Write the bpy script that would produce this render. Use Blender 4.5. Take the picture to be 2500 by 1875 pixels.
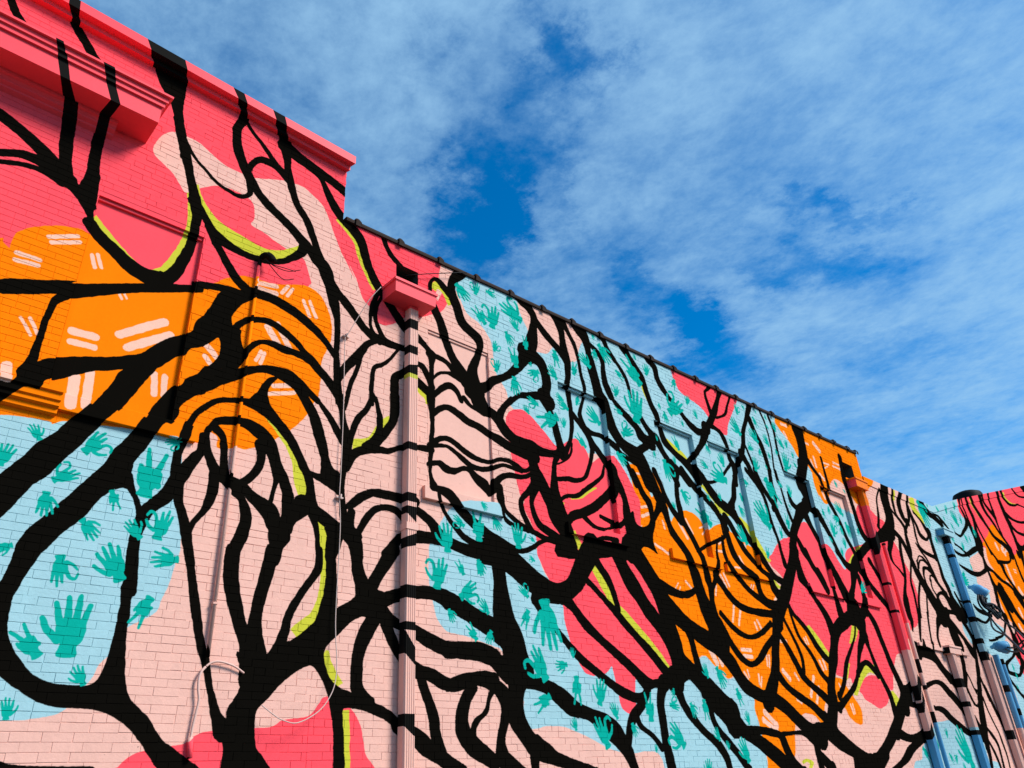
import bpy, bmesh, math, random, numpy as np
from mathutils import Vector, Matrix
random.seed(7); np.random.seed(7)
S = bpy.context.scene
for o in list(bpy.data.objects): bpy.data.objects.remove(o)

# ------------------------------------------------------------------ camera
# world: X runs along the painted wall away from the camera, Y into the wall, Z up; the wall face is the plane Y = WY
WY = 6.8
cam = bpy.data.cameras.new('camera'); camo = bpy.data.objects.new('camera', cam); S.collection.objects.link(camo)
cam.sensor_width = 36.0; cam.lens = 27.0572; cam.clip_start = .05; cam.clip_end = 3000
camo.matrix_world = Matrix([[0.74345, -0.285633, -0.604728, 0.0], [-0.666862, -0.38523, -0.637881, 0.0], [-0.050759, 0.877503, -0.476877, 0.0], [0.0, 0.0, 0.0, 1.0]])
camo.location = (0, 0, 1.55)
S.camera = camo
# ------------------------------------------------------------------ sun, sky, exposure
SUN = Vector((0.43, -0.68, 0.72)).normalized()          # towards the sun: high on the right, in front of the wall
sl = bpy.data.lights.new('sun', 'SUN'); sl.energy = 5.0; sl.angle = math.radians(20); sl.color = (1.0, .965, .91)
so = bpy.data.objects.new('sun', sl); S.collection.objects.link(so)
so.rotation_euler = SUN.to_track_quat('Z', 'Y').to_euler()
S.view_settings.view_transform = 'Standard'; S.view_settings.look = 'None'
S.view_settings.exposure = 0.03; S.view_settings.gamma = 1.0; S.view_settings.use_curve_mapping = False
wd = bpy.data.worlds.new('World'); S.world = wd; wd.use_nodes = True
N = wd.node_tree.nodes; L = wd.node_tree.links; N.clear()
def nd(tree, t, **k):
    n = tree.nodes.new(t)
    for a, b in k.items(): setattr(n, a, b)
    return n
def mth(tree, op, a, b=None, c=None, clamp=False):
    n = tree.nodes.new('ShaderNodeMath'); n.operation = op; n.use_clamp = clamp
    for i, v in enumerate((a, b, c)):
        if v is None: continue
        if isinstance(v, (int, float)): n.inputs[i].default_value = v
        else: tree.links.new(v, n.inputs[i])
    return n.outputs[0]
T = wd.node_tree
sky = nd(T, 'ShaderNodeTexSky', sky_type='NISHITA', sun_disc=False, air_density=1.0, dust_density=.1, ozone_density=4.0)
sky.sun_elevation = math.asin(SUN.z); sky.sun_rotation = math.atan2(SUN.x, SUN.y)
hs = nd(T, 'ShaderNodeHueSaturation'); hs.inputs['Saturation'].default_value = 1.6; hs.inputs['Value'].default_value = 1.75
L.new(sky.outputs[0], hs.inputs['Color'])
tc = nd(T, 'ShaderNodeTexCoord')
# clouds live on a flat layer high above: direction / z gives the place on that layer
sep = nd(T, 'ShaderNodeSeparateXYZ'); L.new(tc.outputs['Generated'], sep.inputs[0])
zz = mth(T, 'MAXIMUM', sep.outputs[2], .06)
cx = mth(T, 'DIVIDE', sep.outputs[0], zz); cy = mth(T, 'DIVIDE', sep.outputs[1], zz)
cmb = nd(T, 'ShaderNodeCombineXYZ'); L.new(cx, cmb.inputs[0]); L.new(cy, cmb.inputs[1])
def noise(tree, vec, scale, detail, rough=.55, dist=0., off=(0, 0, 0), rot=0, sc=(1, 1, 1)):
    mp = nd(tree, 'ShaderNodeMapping'); mp.inputs['Location'].default_value = off; mp.inputs['Rotation'].default_value = (0, 0, rot); mp.inputs['Scale'].default_value = sc
    tree.links.new(vec, mp.inputs[0])
    n = nd(tree, 'ShaderNodeTexNoise'); n.inputs['Scale'].default_value = scale; n.inputs['Detail'].default_value = detail
    n.inputs['Roughness'].default_value = rough; n.inputs['Distortion'].default_value = dist
    tree.links.new(mp.outputs[0], n.inputs['Vector']); return n.outputs[0]
n1 = noise(T, cmb.outputs[0], 1.3, 5, .5, .3, (3.1, 1.7, 0))
n2 = noise(T, cmb.outputs[0], 5.0, 9, .66, .25, (.4, 2.2, 0), .5, (1, .85, 1))
n3 = noise(T, cmb.outputs[0], 24., 7, .68, .1, (0, 0, 0), .9, (1, .85, 1))
cov = mth(T, 'ADD', mth(T, 'MULTIPLY', n1, .65), mth(T, 'ADD', mth(T, 'MULTIPLY', n2, .9), mth(T, 'MULTIPLY', n3, .46)))
# openings in the cloud layer
wrp = nd(T, 'ShaderNodeTexNoise'); wrp.inputs['Scale'].default_value = 5.5; wrp.inputs['Detail'].default_value = 7; wrp.inputs['Roughness'].default_value = .68; L.new(cmb.outputs[0], wrp.inputs['Vector'])
ws = nd(T, 'ShaderNodeSeparateColor'); L.new(wrp.outputs['Color'], ws.inputs[0])
gxs = mth(T, 'ADD', cx, mth(T, 'MULTIPLY', mth(T, 'SUBTRACT', ws.outputs[0], .5), .42)); gys = mth(T, 'ADD', cy, mth(T, 'MULTIPLY', mth(T, 'SUBTRACT', ws.outputs[1], .5), .42))
acc = None
for (gx, gy, sx, sy, ang, amp) in [(0.761, 0.842, 0.206, 0.077, 1.132, 0.66), (0.617, 0.514, 0.099, 0.049, 0.62, 0.396), (0.9, 0.972, 0.094, 0.084, -0.053, 0.3), (1.444, 0.879, 0.249, 0.097, 0.152, 0.504), (1.432, 0.87, 0.147, 0.052, 0.494, 0.36), (1.466, 0.518, 0.156, 0.08, -0.445, 0.504), (1.321, 0.415, 0.198, 0.034, -0.611, 0.3), (0.429, 0.651, 0.08, 0.06, 0.487, 0.216), (1.975, 0.606, 0.149, 0.123, -0.777, 0.264), (0.636, 0.457, 0.042, 0.047, -1.492, 0.24), (1.165, 0.809, 0.106, 0.049, 0.371, 0.264), (0.537, 0.991, 0.259, 0.176, 0.071, 0.144), (0.888, 0.749, 0.187, 0.031, 0.578, 0.144), (1.711, 0.945, 0.097, 0.094, -0.149, 0.3), (1.408, 0.62, 0.15, 0.053, 3.105, 0.18)]:
    dx = mth(T, 'SUBTRACT', gxs, gx); dy = mth(T, 'SUBTRACT', gys, gy); ca, sa = math.cos(ang), math.sin(ang)
    u = mth(T, 'DIVIDE', mth(T, 'ADD', mth(T, 'MULTIPLY', dx, ca), mth(T, 'MULTIPLY', dy, sa)), sx)
    v = mth(T, 'DIVIDE', mth(T, 'SUBTRACT', mth(T, 'MULTIPLY', dy, ca), mth(T, 'MULTIPLY', dx, sa)), sy)
    g = mth(T, 'MULTIPLY', mth(T, 'EXPONENT', mth(T, 'MULTIPLY', mth(T, 'ADD', mth(T, 'MULTIPLY', u, u), mth(T, 'MULTIPLY', v, v)), -1.)), amp)
    acc = g if acc is None else mth(T, 'ADD', acc, g)
cov = mth(T, 'SUBTRACT', mth(T, 'ADD', cov, -.32), acc)
cr = nd(T, 'ShaderNodeMapRange', interpolation_type='SMOOTHSTEP'); cr.inputs['From Min'].default_value = .10; cr.inputs['From Max'].default_value = 1.12
cr.inputs['To Min'].default_value = 0.0; cr.inputs['To Max'].default_value = .88
L.new(cov, cr.inputs[0])
mx = nd(T, 'ShaderNodeMix', data_type='RGBA'); L.new(cr.outputs[0], mx.inputs['Factor']); L.new(hs.outputs[0], mx.inputs[6])
mx.inputs[7].default_value = (3.5, 6.15, 8.8, 1)
bg = nd(T, 'ShaderNodeBackground'); bg.inputs['Strength'].default_value = .10; L.new(mx.outputs[2], bg.inputs['Color'])
wo = nd(T, 'ShaderNodeOutputWorld'); L.new(bg.outputs[0], wo.inputs[0])

# ------------------------------------------------------------------ the painted picture (wall millimetres: X along the wall, Z height)
PAINT = [('poly','c',[-617,9030,7057,16702,5239,8207,5322,7788,5336,7594,5318,7481,5208,7315,5085,7236,4834,7076,4645,7000,4522,6881,4374,6782,4253,6774,4130,6873,3360,6866,2911,6464,2166,6266,224,5617]),
('poly','p',[1404,7804,1412,7958,1476,8110,1571,8204,1710,8223,1858,8207,1972,8152,2087,8096,2199,8066,2342,8068,2487,8083,2618,8140,2752,8209,2902,8272,3109,8303,3265,8243,3400,8154,3502,7987,3594,7772,3697,7578,3812,7406,3898,7264,3812,7453,3942,7232,4017,7044,4130,6873,3361,6853,3335,6960,3290,7072,3209,7249,3033,7274,2879,7312,2725,7368,2548,7410,2571,7503,2564,7608,2543,7693,2492,7748,2401,7772,2323,7776,2216,7769,2104,7731,2009,7662,1918,7576,1832,7480,1786,7460,1737,7517,1641,7631,1511,7711]),
('poly','o',[182,5789,379,6110,413,6086,461,6048,460,6099,473,6199,508,6270,593,6357,749,6450,895,6505,1016,6506,1134,6449,1251,6361,1532,6227,1982,6307,2247,6472,2308,6535,2390,6603,2524,6692,2648,6720,2754,6731,2927,6758,3123,6839,3258,6886,3402,6871,3503,6797,3587,6650,3636,6465,3640,6316,3609,6168,3560,6041,3540,5914,3548,5740,3546,5612,3527,5493,3501,5463,3418,5271,3322,5135,3256,5053,3199,4995,3142,4948,3077,4890,2985,4825,2894,4761,2794,4715,2700,4711,2621,4676,2522,4665,2506,4778,2387,4794,2385,4666,2334,4658,2177,4664,1960,4652,1766,4649,1487,4608,1229,4574,1134,4521,1109,4536,979,4533,835,4516,754,4497,572,4456]),
('poly','b',[572,4456,754,4497,835,4516,979,4533,1109,4536,1134,4521,1229,4574,1487,4608,1766,4649,1960,4652,2177,4664,2217,4483,2280,4048,2324,3732,2330,3616,2307,3506,2285,3343,2241,3190,2212,3087,2133,3025,2046,2972,2003,2924,1926,2747,1861,2660,1825,2552,1788,2498,1748,2429,1684,2326,1610,2286,1485,2257,1348,2240,1280,2235,1146,2232]),
('poly','c',[2119,1882,2126,1928,2172,1987,2223,2021,2302,2042,2509,2079,2603,2096,2651,2137,2719,2170,2835,2196,3191,2219,3344,2232,3437,2286,3648,2311,3722,2356,3781,2435,3857,2493,4081,2422,4154,2367,4215,2290,4256,2179,4299,2014,4403,1895,4463,1796]),
('poly','b',[5185,4400,5253,4512,5364,4636,5505,4727,5707,4780,5929,4808,6158,4817,6455,4595,6578,4545,6721,4509,6717,4293,6912,3959,7446,3894,8573,3005,9302,2997,9408,2951,9955,3273,10196,3154,10474,2989,10790,3023,11089,2780,11058,2597,11098,2420,11118,2191,11129,2035,11137,1830,11084,1646,8709,1700,8714,1833,8685,1935,8597,2009,8369,2025,8115,2004,7854,2026,7650,2069,7498,2125,7348,2180,7136,2240,6947,2286,6696,2289,6491,2259,6316,2290,6340,2599,6094,2724,6108,2793,6056,3054,5923,3100,5772,3131,5587,3171,5317,3196,5236,3223,5132,3335,5080,3495,5045,3616,5019,3811,5028,4030,5034,4125,5145,4305]),
('poly','b',[5476,7809,5486,7924,5537,8026,5639,8113,5742,8151,6000,8154,6613,8149,6647,8105,6673,7950,6754,7785,6827,7651,6831,7365,7037,7360,7214,7408,7392,7612,7525,7553,7652,7434,7843,7494,7941,7755,8048,7924,8177,8068,8157,8238,8319,8446,8878,8326,11570,8519,16393,8917,15232,7280,15336,6788,17071,6521,16450,5899,15312,5153,14365,5475,14243,6065,13607,5803,13219,5593,12830,5424,12546,5175,12313,5040,12102,5106,11665,5167,10619,5245,9689,5231,8977,5259,8904,5434,8478,6005,7258,5883,6444,6251,6367,6369,6340,6474,6262,6578,6153,6715,6123,6955,6100,7156,6045,7257,5965,7348,5867,7416,5704,7473,5624,7547,5546,7700]),
('poly','c',[6294,6013,6317,6102,6372,6187,6478,6247,6618,6281,6738,6252,6871,6162,7055,6028,7241,5893,7379,5971,7544,6087,7665,6126,7777,6090,7875,5953,7933,5807,8089,5918,8309,6017,8487,6062,8486,6053,8596,5959,8721,5822,8705,5851,8804,5694,8887,5563,8953,5459,8941,5296,8901,5044,8657,4710,8814,4463,8869,4231,8936,4055,9053,3925,9136,3771,9218,3493,9234,3078,9017,2889,8543,2858,8364,2889,8303,2581,8333,2474,8176,2447,8059,2489,7999,2571,7976,2722,7941,2875,7914,3006,7843,2955,7762,2909,7613,2876,7471,2878,7363,2935,7248,3110,7160,3318,7105,3532,7095,3706,6912,3955,6832,4062,6754,4199,6713,4292,6716,4363,6712,4507,6652,4655,6580,4765,6525,4878,6546,4945,6484,4983,6459,5078,6421,5223,6372,5444,6350,5596]),
('poly','o',[8844,6018,9063,6009,9175,5896,9182,5823,9263,5567,9362,5710,9385,6025,9517,5992,9603,5855,9605,5762,9641,5615,9644,5433,9673,5243,9761,5334,10040,5495,10264,5507,10426,5460,10549,5357,10655,5283,10872,5400,11078,5469,11128,5414,11293,5379,11594,5285,11797,5221,12115,5141,12250,5031,12409,4826,12466,4592,12522,4360,12716,4356,12887,4153,13104,3954,13301,3708,13520,3507,13748,3414,13778,3200,14044,3171,14168,3047,14355,2862,14505,2695,14469,2504,14378,2429,14178,2457,13997,2556,13852,2718,13288,2762,13095,2457,12956,2435,12833,2530,12600,2563,12476,2560,12175,2421,12063,2252,12003,2069,11903,1926,11683,1893,11432,1638,11084,1646,11146,1898,11129,2035,11118,2191,11098,2420,11058,2597,11082,2761,10790,3023,10657,3035,10474,2989,10371,3083,10196,3154,9929,3280,9408,2951,9361,3000,9293,2962,9343,3397,9162,3882,8971,4080,8810,4280,8904,4104,8869,4231,8800,4394,8800,4596,8931,5035,8901,5044,8941,5296,8953,5459,8851,5600,8821,5893]),
('poly','c',[12390,5085,12550,5184,12823,5405,13072,5550,13293,5614,13643,5809,13984,6036,14157,6031,14304,5888,14460,5673,14779,5726,14980,5608,15091,5456,15304,5282,15444,5471,15479,5610,15687,5777,16019,5870,16468,6003,16674,6139,16538,6424,16579,6726,16721,6903,16889,6968,17328,6957,17622,6839,17990,6753,18173,6368,18298,6194,18392,5971,18539,5758,18637,5475,18654,5082,18569,4929,18189,4532,18021,4428,17832,4391,17608,4266,17011,3847,16659,3768,16442,3595,16218,3357,16014,3061,15715,3180,15251,3553,14497,3122,14397,3196,14219,3187,13871,3230,13897,3249,13844,3420,13748,3414,13484,3526,13225,3833,13079,3995,12887,4153,12786,4319,12716,4356,12886,4555,12778,4761,12582,4882,12456,4946]),
('poly','c',[14615,3018,14808,3169,15168,3284,15470,3284,15715,3180,15767,2952,15643,2818,15446,2748,15239,2718,15019,2782,14770,2852,14706,2928]),
('poly','b',[20494,7928,20390,7781,20351,7453,20407,7147,20428,6651,20506,6312,20609,5867,20785,5663,20772,5436,20864,5202,20978,4995,20805,4588,21041,4330,21335,4267,22360,4059,22989,3398,22944,2656,23549,2668,24978,3949,24068,4172,23849,4296,23967,4393,23514,4505,23883,4874,23163,5130,23612,5782,22974,5994,23030,6161,22945,6354,22931,6549,23031,6691,23753,6941,24261,7150,24188,7253,24056,7476,23930,7856,23714,7907,23539,8005,23467,8148,23474,8386,23555,8563,21070,7897]),
('poly','c',[23780,8717,23467,8148,23539,8005,23714,7907,23889,7809,24141,7646,24225,7478,24383,7246,25210,7249,27273,7425,28974,7698,34070,11626,25199,9160]),
('poly','o',[24450,7283,24875,7523,25313,7731,25595,7956,26013,8169,26272,8132,26592,7923,26799,7749,27023,7591,27238,7420,27642,7609,27912,7694,29195,7897,26973,5889,25594,4891,25331,4869,25040,4977,24954,5147,24780,5130,24408,5271,24287,5659,24307,5887,24353,6144,24288,6366,24373,6536,24698,6610,24558,6732,24506,6866,24566,7067,24676,7268]),
('poly','c',[24241,4905,24430,4792,24750,4951,25019,4957,25583,4881,24448,3841,24151,3775,24095,4035,24004,4212,24145,4322,24187,4558]),
('poly','b',[15888,1582,15979,1677,16164,1831,16477,1868,16650,2070,16958,2195,17157,2238,17524,2500,17726,2536,18005,2553,18268,2580,18459,2550,18592,2484,18870,2363,19168,2298,19824,2245,19861,1840,20035,1804,20292,1778,20429,1663,20330,1491]),
('poly','o',[13854,8234,13919,8041,14115,7905,14333,7732,14480,7518,14795,7428,14964,7219,14934,7319,14900,7002,14980,6755,15002,6802,15128,6666,15316,6694,15445,6874,15630,7163,15908,7353,16164,7367,16407,7269,16542,7124,16678,6980,16882,6956,17306,6997,17409,7172,17386,7369,17896,7684,18082,8078,17608,8320,16024,8929,14428,9023]),
('poly','c',[10385,8158,10437,7986,10532,7829,10732,7761,10970,7721,11175,7651,11315,7541,11392,7413,11576,7353,11825,7298,11944,7531,12186,7853,12457,8195,12606,8447,12324,8564,11245,8409,10373,8500]),
('stroke','l',[1815,7465,1850,7495,1839,7347,1898,7393,1858,7236,1933,7276,1865,7132,1940,7158,1871,7039,1933,7050,1854,6876,1914,6873,1806,6680,1873,6661,1728,6467,1798,6425,1695,6414,1747,6324,1607,6350,1605,6260,1482,6381,1455,6303,1317,6500,1283,6427,1167,6627,1131,6556,1042,6743,1010,6678]),
('stroke','l',[1886,7611,1915,7640,1948,7445,1982,7482,2019,7303,2070,7372,2107,7160,2177,7284,2229,7053,2303,7238,2398,6995,2460,7205,2570,6980,2615,7176,2752,6992,2761,7169,2931,7093,2904,7222,3080,7217,3034,7314,3185,7355,3144,7417]),
('stroke','l',[3590,8035,3614,8075,3694,7950,3731,8009,3837,7830,3894,7901,3918,7670,3991,7738,4019,7444,4101,7515]),
('stroke','l',[3876,7761,3924,7807,3919,7630,4000,7704,3999,7467,4071,7534,4087,7321,4158,7390,4163,7215,4226,7277]),
('stroke','l',[5134,7624,5039,7652,5153,7663,5112,7776,5197,7677,5257,7784,5276,7606,5366,7692,5343,7478,5421,7537]),
('stroke','l',[2841,5169,2850,5197,2942,5125,2974,5192,3046,5036,3110,5119,3138,4937,3223,5022,3233,4827,3316,4890,3305,4689,3395,4737,3337,4527,3456,4576,3388,4386,3491,4436,3439,4331,3502,4366]),
('stroke','l',[3629,4150,3654,4163,3639,4047,3731,4088,3658,3961,3768,3991,3677,3819,3781,3837,3694,3691,3790,3708,3710,3568,3806,3577,3693,3386,3795,3377,3636,3241,3751,3191,3523,3146,3639,3048,3434,3064,3528,2971]),
('stroke','l',[3816,2905,3853,2906,3794,2803,3875,2820,3854,2677,3941,2722,3957,2582,4017,2619]),
('stroke','l',[4033,2387,4100,2388,4030,2231,4114,2233,4050,2068,4127,2069,4066,1856,4142,1856]),
('stroke','l',[4827,6040,4861,6089,4892,5979,4964,6075,4961,5944,5064,6008,4974,5879,5022,5887]),
('stroke','l',[9296,7854,9337,7881,9402,7635,9488,7685,9441,7472,9527,7519,9531,7291,9602,7331]),
('stroke','l',[9838,6684,9910,6743,10027,6575,10122,6654,10204,6499,10313,6587,10392,6445,10443,6483]),
('stroke','l',[10655,6076,10705,6109,10799,5969,10874,6018,10987,5828,11083,5878,11030,5717,11137,5777,11246,5632,11308,5707,11448,5685,11460,5721]),
('stroke','l',[11679,5685,11735,5717,11857,5525,11974,5585,12005,5332,12157,5402,12179,5147,12315,5210,12382,5003,12472,5046]),
('stroke','l',[12317,4771,12412,4804,12370,4625,12490,4678,12542,4559,12623,4605]),
('stroke','l',[7668,4284,7738,4327,7766,4145,7912,4224,7889,3975,8044,4044,8031,3787,8150,3848,8185,3656,8324,3740,8403,3510,8531,3586,8592,3375,8725,3448,8810,3211,8934,3271,9043,3025,9124,3078,9166,2999,9218,3049]),
('stroke','l',[13215,3996,13313,4029,13327,3769,13548,3845,13515,3583,13730,3664,13741,3492,13857,3539]),
('stroke','l',[15016,4227,15161,4235,14813,3974,14977,3975,14682,3823,14786,3819]),
('stroke','l',[15197,4293,15315,4299,14989,4035,15128,4037,14842,3882,14947,3878]),
('stroke','l',[14410,3459,14516,3459,14262,3273,14364,3271,14153,3159,14253,3155]),
('stroke','l',[14492,2904,14367,2911,14778,3123,14535,3148,15080,3296,14886,3413,15258,3343,15412,3500,15443,3302,15666,3380,15588,3214,15708,3245]),
('stroke','l',[15816,3011,16001,3055,15872,2847,16189,2906,15972,2708,16100,2725]),
('stroke','l',[14719,5242,14839,5286,14913,4993,15004,5024,15023,4806,15114,4836,15133,4668,15224,4699]),
('stroke','l',[15595,5359,15456,5383,15913,5528,15658,5556,16122,5740,15955,5748]),
('stroke','l',[12135,1837,12103,1869,12243,1863,12259,1912,12328,1839,12456,1862,12271,1787,12368,1774]),
('stroke','l',[19857,7725,20215,7841,19910,7440,20191,7544,20132,7285,20409,7395,20336,7122,20478,7173]),
('stroke','l',[18927,7740,19123,7789,18792,7451,18984,7498]),
('stroke','l',[15625,5375,15553,5383,16015,5611,15827,5627,16273,5801,16144,5880,16401,5839,16407,5945]),
('stroke','l',[28328,9671,28530,9735,28343,9516,28541,9586,28626,9413,28803,9492,29072,9409,29175,9475,29476,9494,29526,9542]),
('stroke','l',[24635,8693,24793,8750,24723,8559,24881,8616,24904,8393,25009,8431,25047,8242,25151,8281,25264,8161,25340,8192]),
('stroke','l',[7254,5078,7295,5083,7219,4976,7272,4990,7280,4842,7321,4860]),
('stroke','l',[7429,5140,7426,5163,7650,5203,7629,5242,7824,5319,7790,5360,8001,5426,7990,5446]),
('stroke','l',[7394,4694,7457,4717,7401,4544,7522,4599,7491,4456,7587,4510]),
('poly','l',[4001,4968,3990,5065,4003,5146,4108,5180,4190,5230,4247,5314,4282,5382,4287,5256,4230,5138,4113,5074,4034,5010]),
('poly','l',[4358,5345,4353,5484,4402,5534,4452,5566,4454,5477,4406,5405]),
('stroke','w',[730,6285,720,6329,948,6402,939,6447]),
('stroke','w',[763,6238,753,6281,976,6344,967,6389]),
('stroke','w',[526,6007,526,6051,708,6012,708,6057]),
('stroke','w',[533,5933,531,5977,707,5950,706,5994]),
('stroke','w',[1077,6271,1108,6296,1126,6143,1157,6167]),
('stroke','w',[1127,6295,1155,6319,1181,6168,1208,6191]),
('stroke','w',[689,5398,706,5423,792,5264,810,5289]),
('stroke','w',[753,5419,774,5445,841,5293,862,5318]),
('stroke','w',[659,4935,743,4944,673,4791,756,4799]),
('stroke','w',[1091,5389,1091,5464,1289,5396,1290,5473]),
('stroke','w',[1102,5289,1101,5350,1298,5299,1298,5360]),
('stroke','w',[1496,5496,1461,5576,1864,5778,1828,5862]),
('stroke','w',[1589,5390,1553,5469,1937,5653,1901,5736]),
('stroke','w',[1156,4985,1248,5000,1181,4722,1272,4734]),
('stroke','w',[1273,5069,1353,5082,1300,4748,1379,4758]),
('stroke','w',[1390,5952,1410,5971,1416,5904,1436,5924]),
('stroke','w',[1435,5972,1451,5989,1459,5929,1476,5946]),
('stroke','w',[1816,5227,1877,5246,1847,5022,1907,5039]),
('stroke','w',[1915,5233,1973,5245,1930,5040,1987,5051]),
('stroke','w',[2709,6649,2713,6711,2917,6691,2922,6755]),
('stroke','w',[2709,6573,2719,6642,2919,6589,2929,6660]),
('stroke','w',[3040,6797,3078,6773,2973,6678,3011,6655]),
('stroke','w',[3099,6780,3136,6764,3042,6660,3079,6644]),
('stroke','w',[3241,6658,3276,6689,3331,6487,3367,6517]),
('stroke','w',[3321,6679,3357,6710,3412,6501,3448,6531]),
('stroke','w',[2853,6139,2906,6199,3012,5942,3067,6000]),
('stroke','w',[2963,6222,3017,6274,3130,5966,3184,6016]),
('stroke','w',[2258,5684,2293,5740,2375,5587,2411,5641]),
('stroke','w',[2258,5571,2289,5614,2323,5509,2354,5552]),
('stroke','w',[2823,5858,2859,5847,2775,5734,2811,5723]),
('stroke','w',[2856,5845,2900,5841,2824,5716,2868,5711]),
('stroke','w',[3018,5466,3011,5519,3212,5534,3205,5588]),
('stroke','w',[2977,5363,2971,5410,3256,5461,3250,5510]),
('stroke','w',[9438,5211,9474,5224,9469,5099,9504,5112]),
('stroke','w',[8971,5323,8975,5368,9109,5358,9113,5403]),
('stroke','w',[8976,5176,8953,5222,9144,5252,9122,5298]),
('stroke','w',[9168,4794,9204,4826,9455,4699,9492,4731]),
('stroke','w',[9855,5238,9909,5265,10015,5027,10069,5052]),
('stroke','w',[10060,5355,10097,5372,10197,5136,10234,5153]),
('stroke','w',[10429,5260,10419,5285,10572,5317,10561,5342]),
('stroke','w',[10502,5170,10467,5181,10619,5268,10583,5278]),
('stroke','w',[9539,4192,9513,4197,9629,4285,9604,4290]),
('stroke','w',[9623,4176,9600,4179,9672,4237,9649,4240]),
('stroke','w',[9793,4330,9831,4352,9909,4247,9948,4269]),
('stroke','w',[10592,4371,10631,4375,10534,4220,10572,4223]),
('stroke','w',[10765,4564,10808,4580,10876,4386,10919,4402]),
('stroke','w',[10865,4593,10905,4608,10963,4413,11003,4427]),
('stroke','w',[11646,4521,11676,4521,11568,4420,11598,4419]),
('stroke','w',[11719,4531,11749,4530,11640,4429,11671,4428]),
('stroke','w',[10980,4099,11035,4103,10876,3859,10930,3863]),
('stroke','w',[11143,4044,11199,4047,11029,3819,11083,3821]),
('stroke','w',[11434,4950,11476,4968,11546,4794,11588,4812]),
('stroke','w',[11244,4742,11260,4773,11466,4759,11483,4790]),
('stroke','w',[11684,5200,11730,5213,11696,5073,11742,5086]),
('stroke','w',[10925,5085,10892,5099,11163,5250,11129,5264]),
('stroke','w',[10781,4944,10803,4987,10967,4957,10990,5001]),
('stroke','w',[12357,4331,12283,4344,12423,4386,12349,4398]),
('stroke','w',[8909,5866,8925,5904,9033,5880,9050,5917]),
('stroke','w',[11275,2530,11376,2571,11533,2354,11637,2394]),
('stroke','w',[11203,2417,11292,2464,11510,2278,11602,2325]),
('stroke','w',[10112,3353,10215,3387,10222,3178,10326,3211]),
('stroke','w',[10296,3334,10377,3356,10363,3174,10443,3195]),
('stroke','w',[10938,3099,10979,3113,11012,3010,11053,3024]),
('stroke','w',[11041,3137,11076,3144,11061,3044,11096,3051]),
('stroke','w',[11324,3087,11369,3093,11311,2954,11356,2960]),
('stroke','w',[11408,3056,11443,3057,11339,2921,11374,2921]),
('stroke','w',[10990,3413,11016,3469,11244,3422,11272,3478]),
('stroke','w',[11026,3316,11058,3379,11244,3321,11276,3385]),
('stroke','w',[12189,3653,12274,3719,12339,3624,12425,3690]),
('stroke','w',[13015,3142,13100,3140,12793,2848,12875,2845]),
('stroke','w',[13117,2982,13192,2980,12944,2753,13017,2750]),
('stroke','w',[12064,3173,12152,3208,12216,3062,12305,3097]),
('stroke','w',[12437,3163,12485,3178,12518,3067,12566,3082]),
('stroke','w',[13366,3427,13422,3441,13430,3282,13486,3296]),
('stroke','w',[13493,3458,13550,3470,13533,3310,13591,3322]),
('stroke','w',[14125,2744,14173,2752,14164,2599,14211,2606]),
('stroke','w',[14208,2758,14248,2764,14222,2612,14262,2617]),
('stroke','w',[11677,3420,11715,3425,11646,3241,11684,3245]),
('stroke','w',[11747,3406,11786,3409,11697,3225,11734,3228]),
('stroke','w',[11323,2068,11387,2071,11290,1895,11353,1897]),
('stroke','w',[11505,3885,11553,3898,11545,3787,11592,3800]),
('stroke','w',[11600,3934,11647,3949,11672,3818,11719,3833]),
('stroke','w',[13001,3766,13044,3779,13051,3684,13094,3696]),
('stroke','w',[13078,3795,13123,3806,13118,3690,13162,3701]),
('stroke','w',[11925,2598,11960,2609,11979,2543,12014,2554]),
('stroke','w',[12338,2753,12398,2787,12443,2718,12503,2752]),
('stroke','w',[13878,3072,13924,3084,13953,2948,13999,2959]),
('stroke','w',[15556,7642,15597,7685,15807,7659,15849,7702]),
('stroke','w',[15608,7527,15583,7550,15769,7609,15745,7632]),
('stroke','w',[16064,7765,16113,7810,16361,7770,16411,7815]),
('stroke','w',[16013,7665,16061,7709,16308,7669,16358,7713]),
('stroke','w',[15248,7296,15331,7341,15368,7218,15451,7263]),
('stroke','w',[15139,6905,15210,6933,15191,6774,15261,6801]),
('stroke','w',[14050,8138,14109,8204,14235,8147,14296,8213]),
('stroke','w',[14080,7972,14147,8006,14143,7863,14210,7896]),
('stroke','w',[14902,7949,14951,7994,15055,7946,15104,7990]),
('stroke','w',[15307,8033,15413,8093,15493,7905,15600,7965]),
('stroke','w',[15149,7679,15223,7707,15168,7470,15242,7498]),
('stroke','w',[14994,7577,15048,7600,15056,7381,15111,7404]),
('stroke','w',[25652,7475,25825,7526,25698,7381,25871,7432]),
('stroke','w',[26227,7522,26417,7546,26076,7396,26263,7419]),
('stroke','w',[26519,7502,26692,7513,26217,7312,26387,7322]),
('stroke','w',[25932,6902,26107,6946,26025,6396,26199,6437]),
('stroke','w',[26570,6871,26626,6903,26746,6876,26803,6908]),
('stroke','w',[26571,6791,26631,6823,26713,6791,26774,6823]),
('stroke','w',[25489,6395,25565,6422,25589,6360,25666,6387]),
('stroke','w',[26358,6239,26562,6293,26483,6089,26687,6143]),
('stroke','w',[25682,5593,25849,5629,25721,5449,25888,5485]),
('stroke','w',[25166,5102,25324,5139,25284,4960,25442,4997]),
('stroke','k',[-223,8895,-176,8983,-132,8722,-88,8816,-69,8661,-40,8747,2,8615,22,8684]),
('stroke','k',[307,9126,378,9209,353,8983,414,9077,433,8859,487,8975,507,8778,556,8882,581,8670,631,8791,644,8644,676,8729,730,8563,764,8647]),
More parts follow.
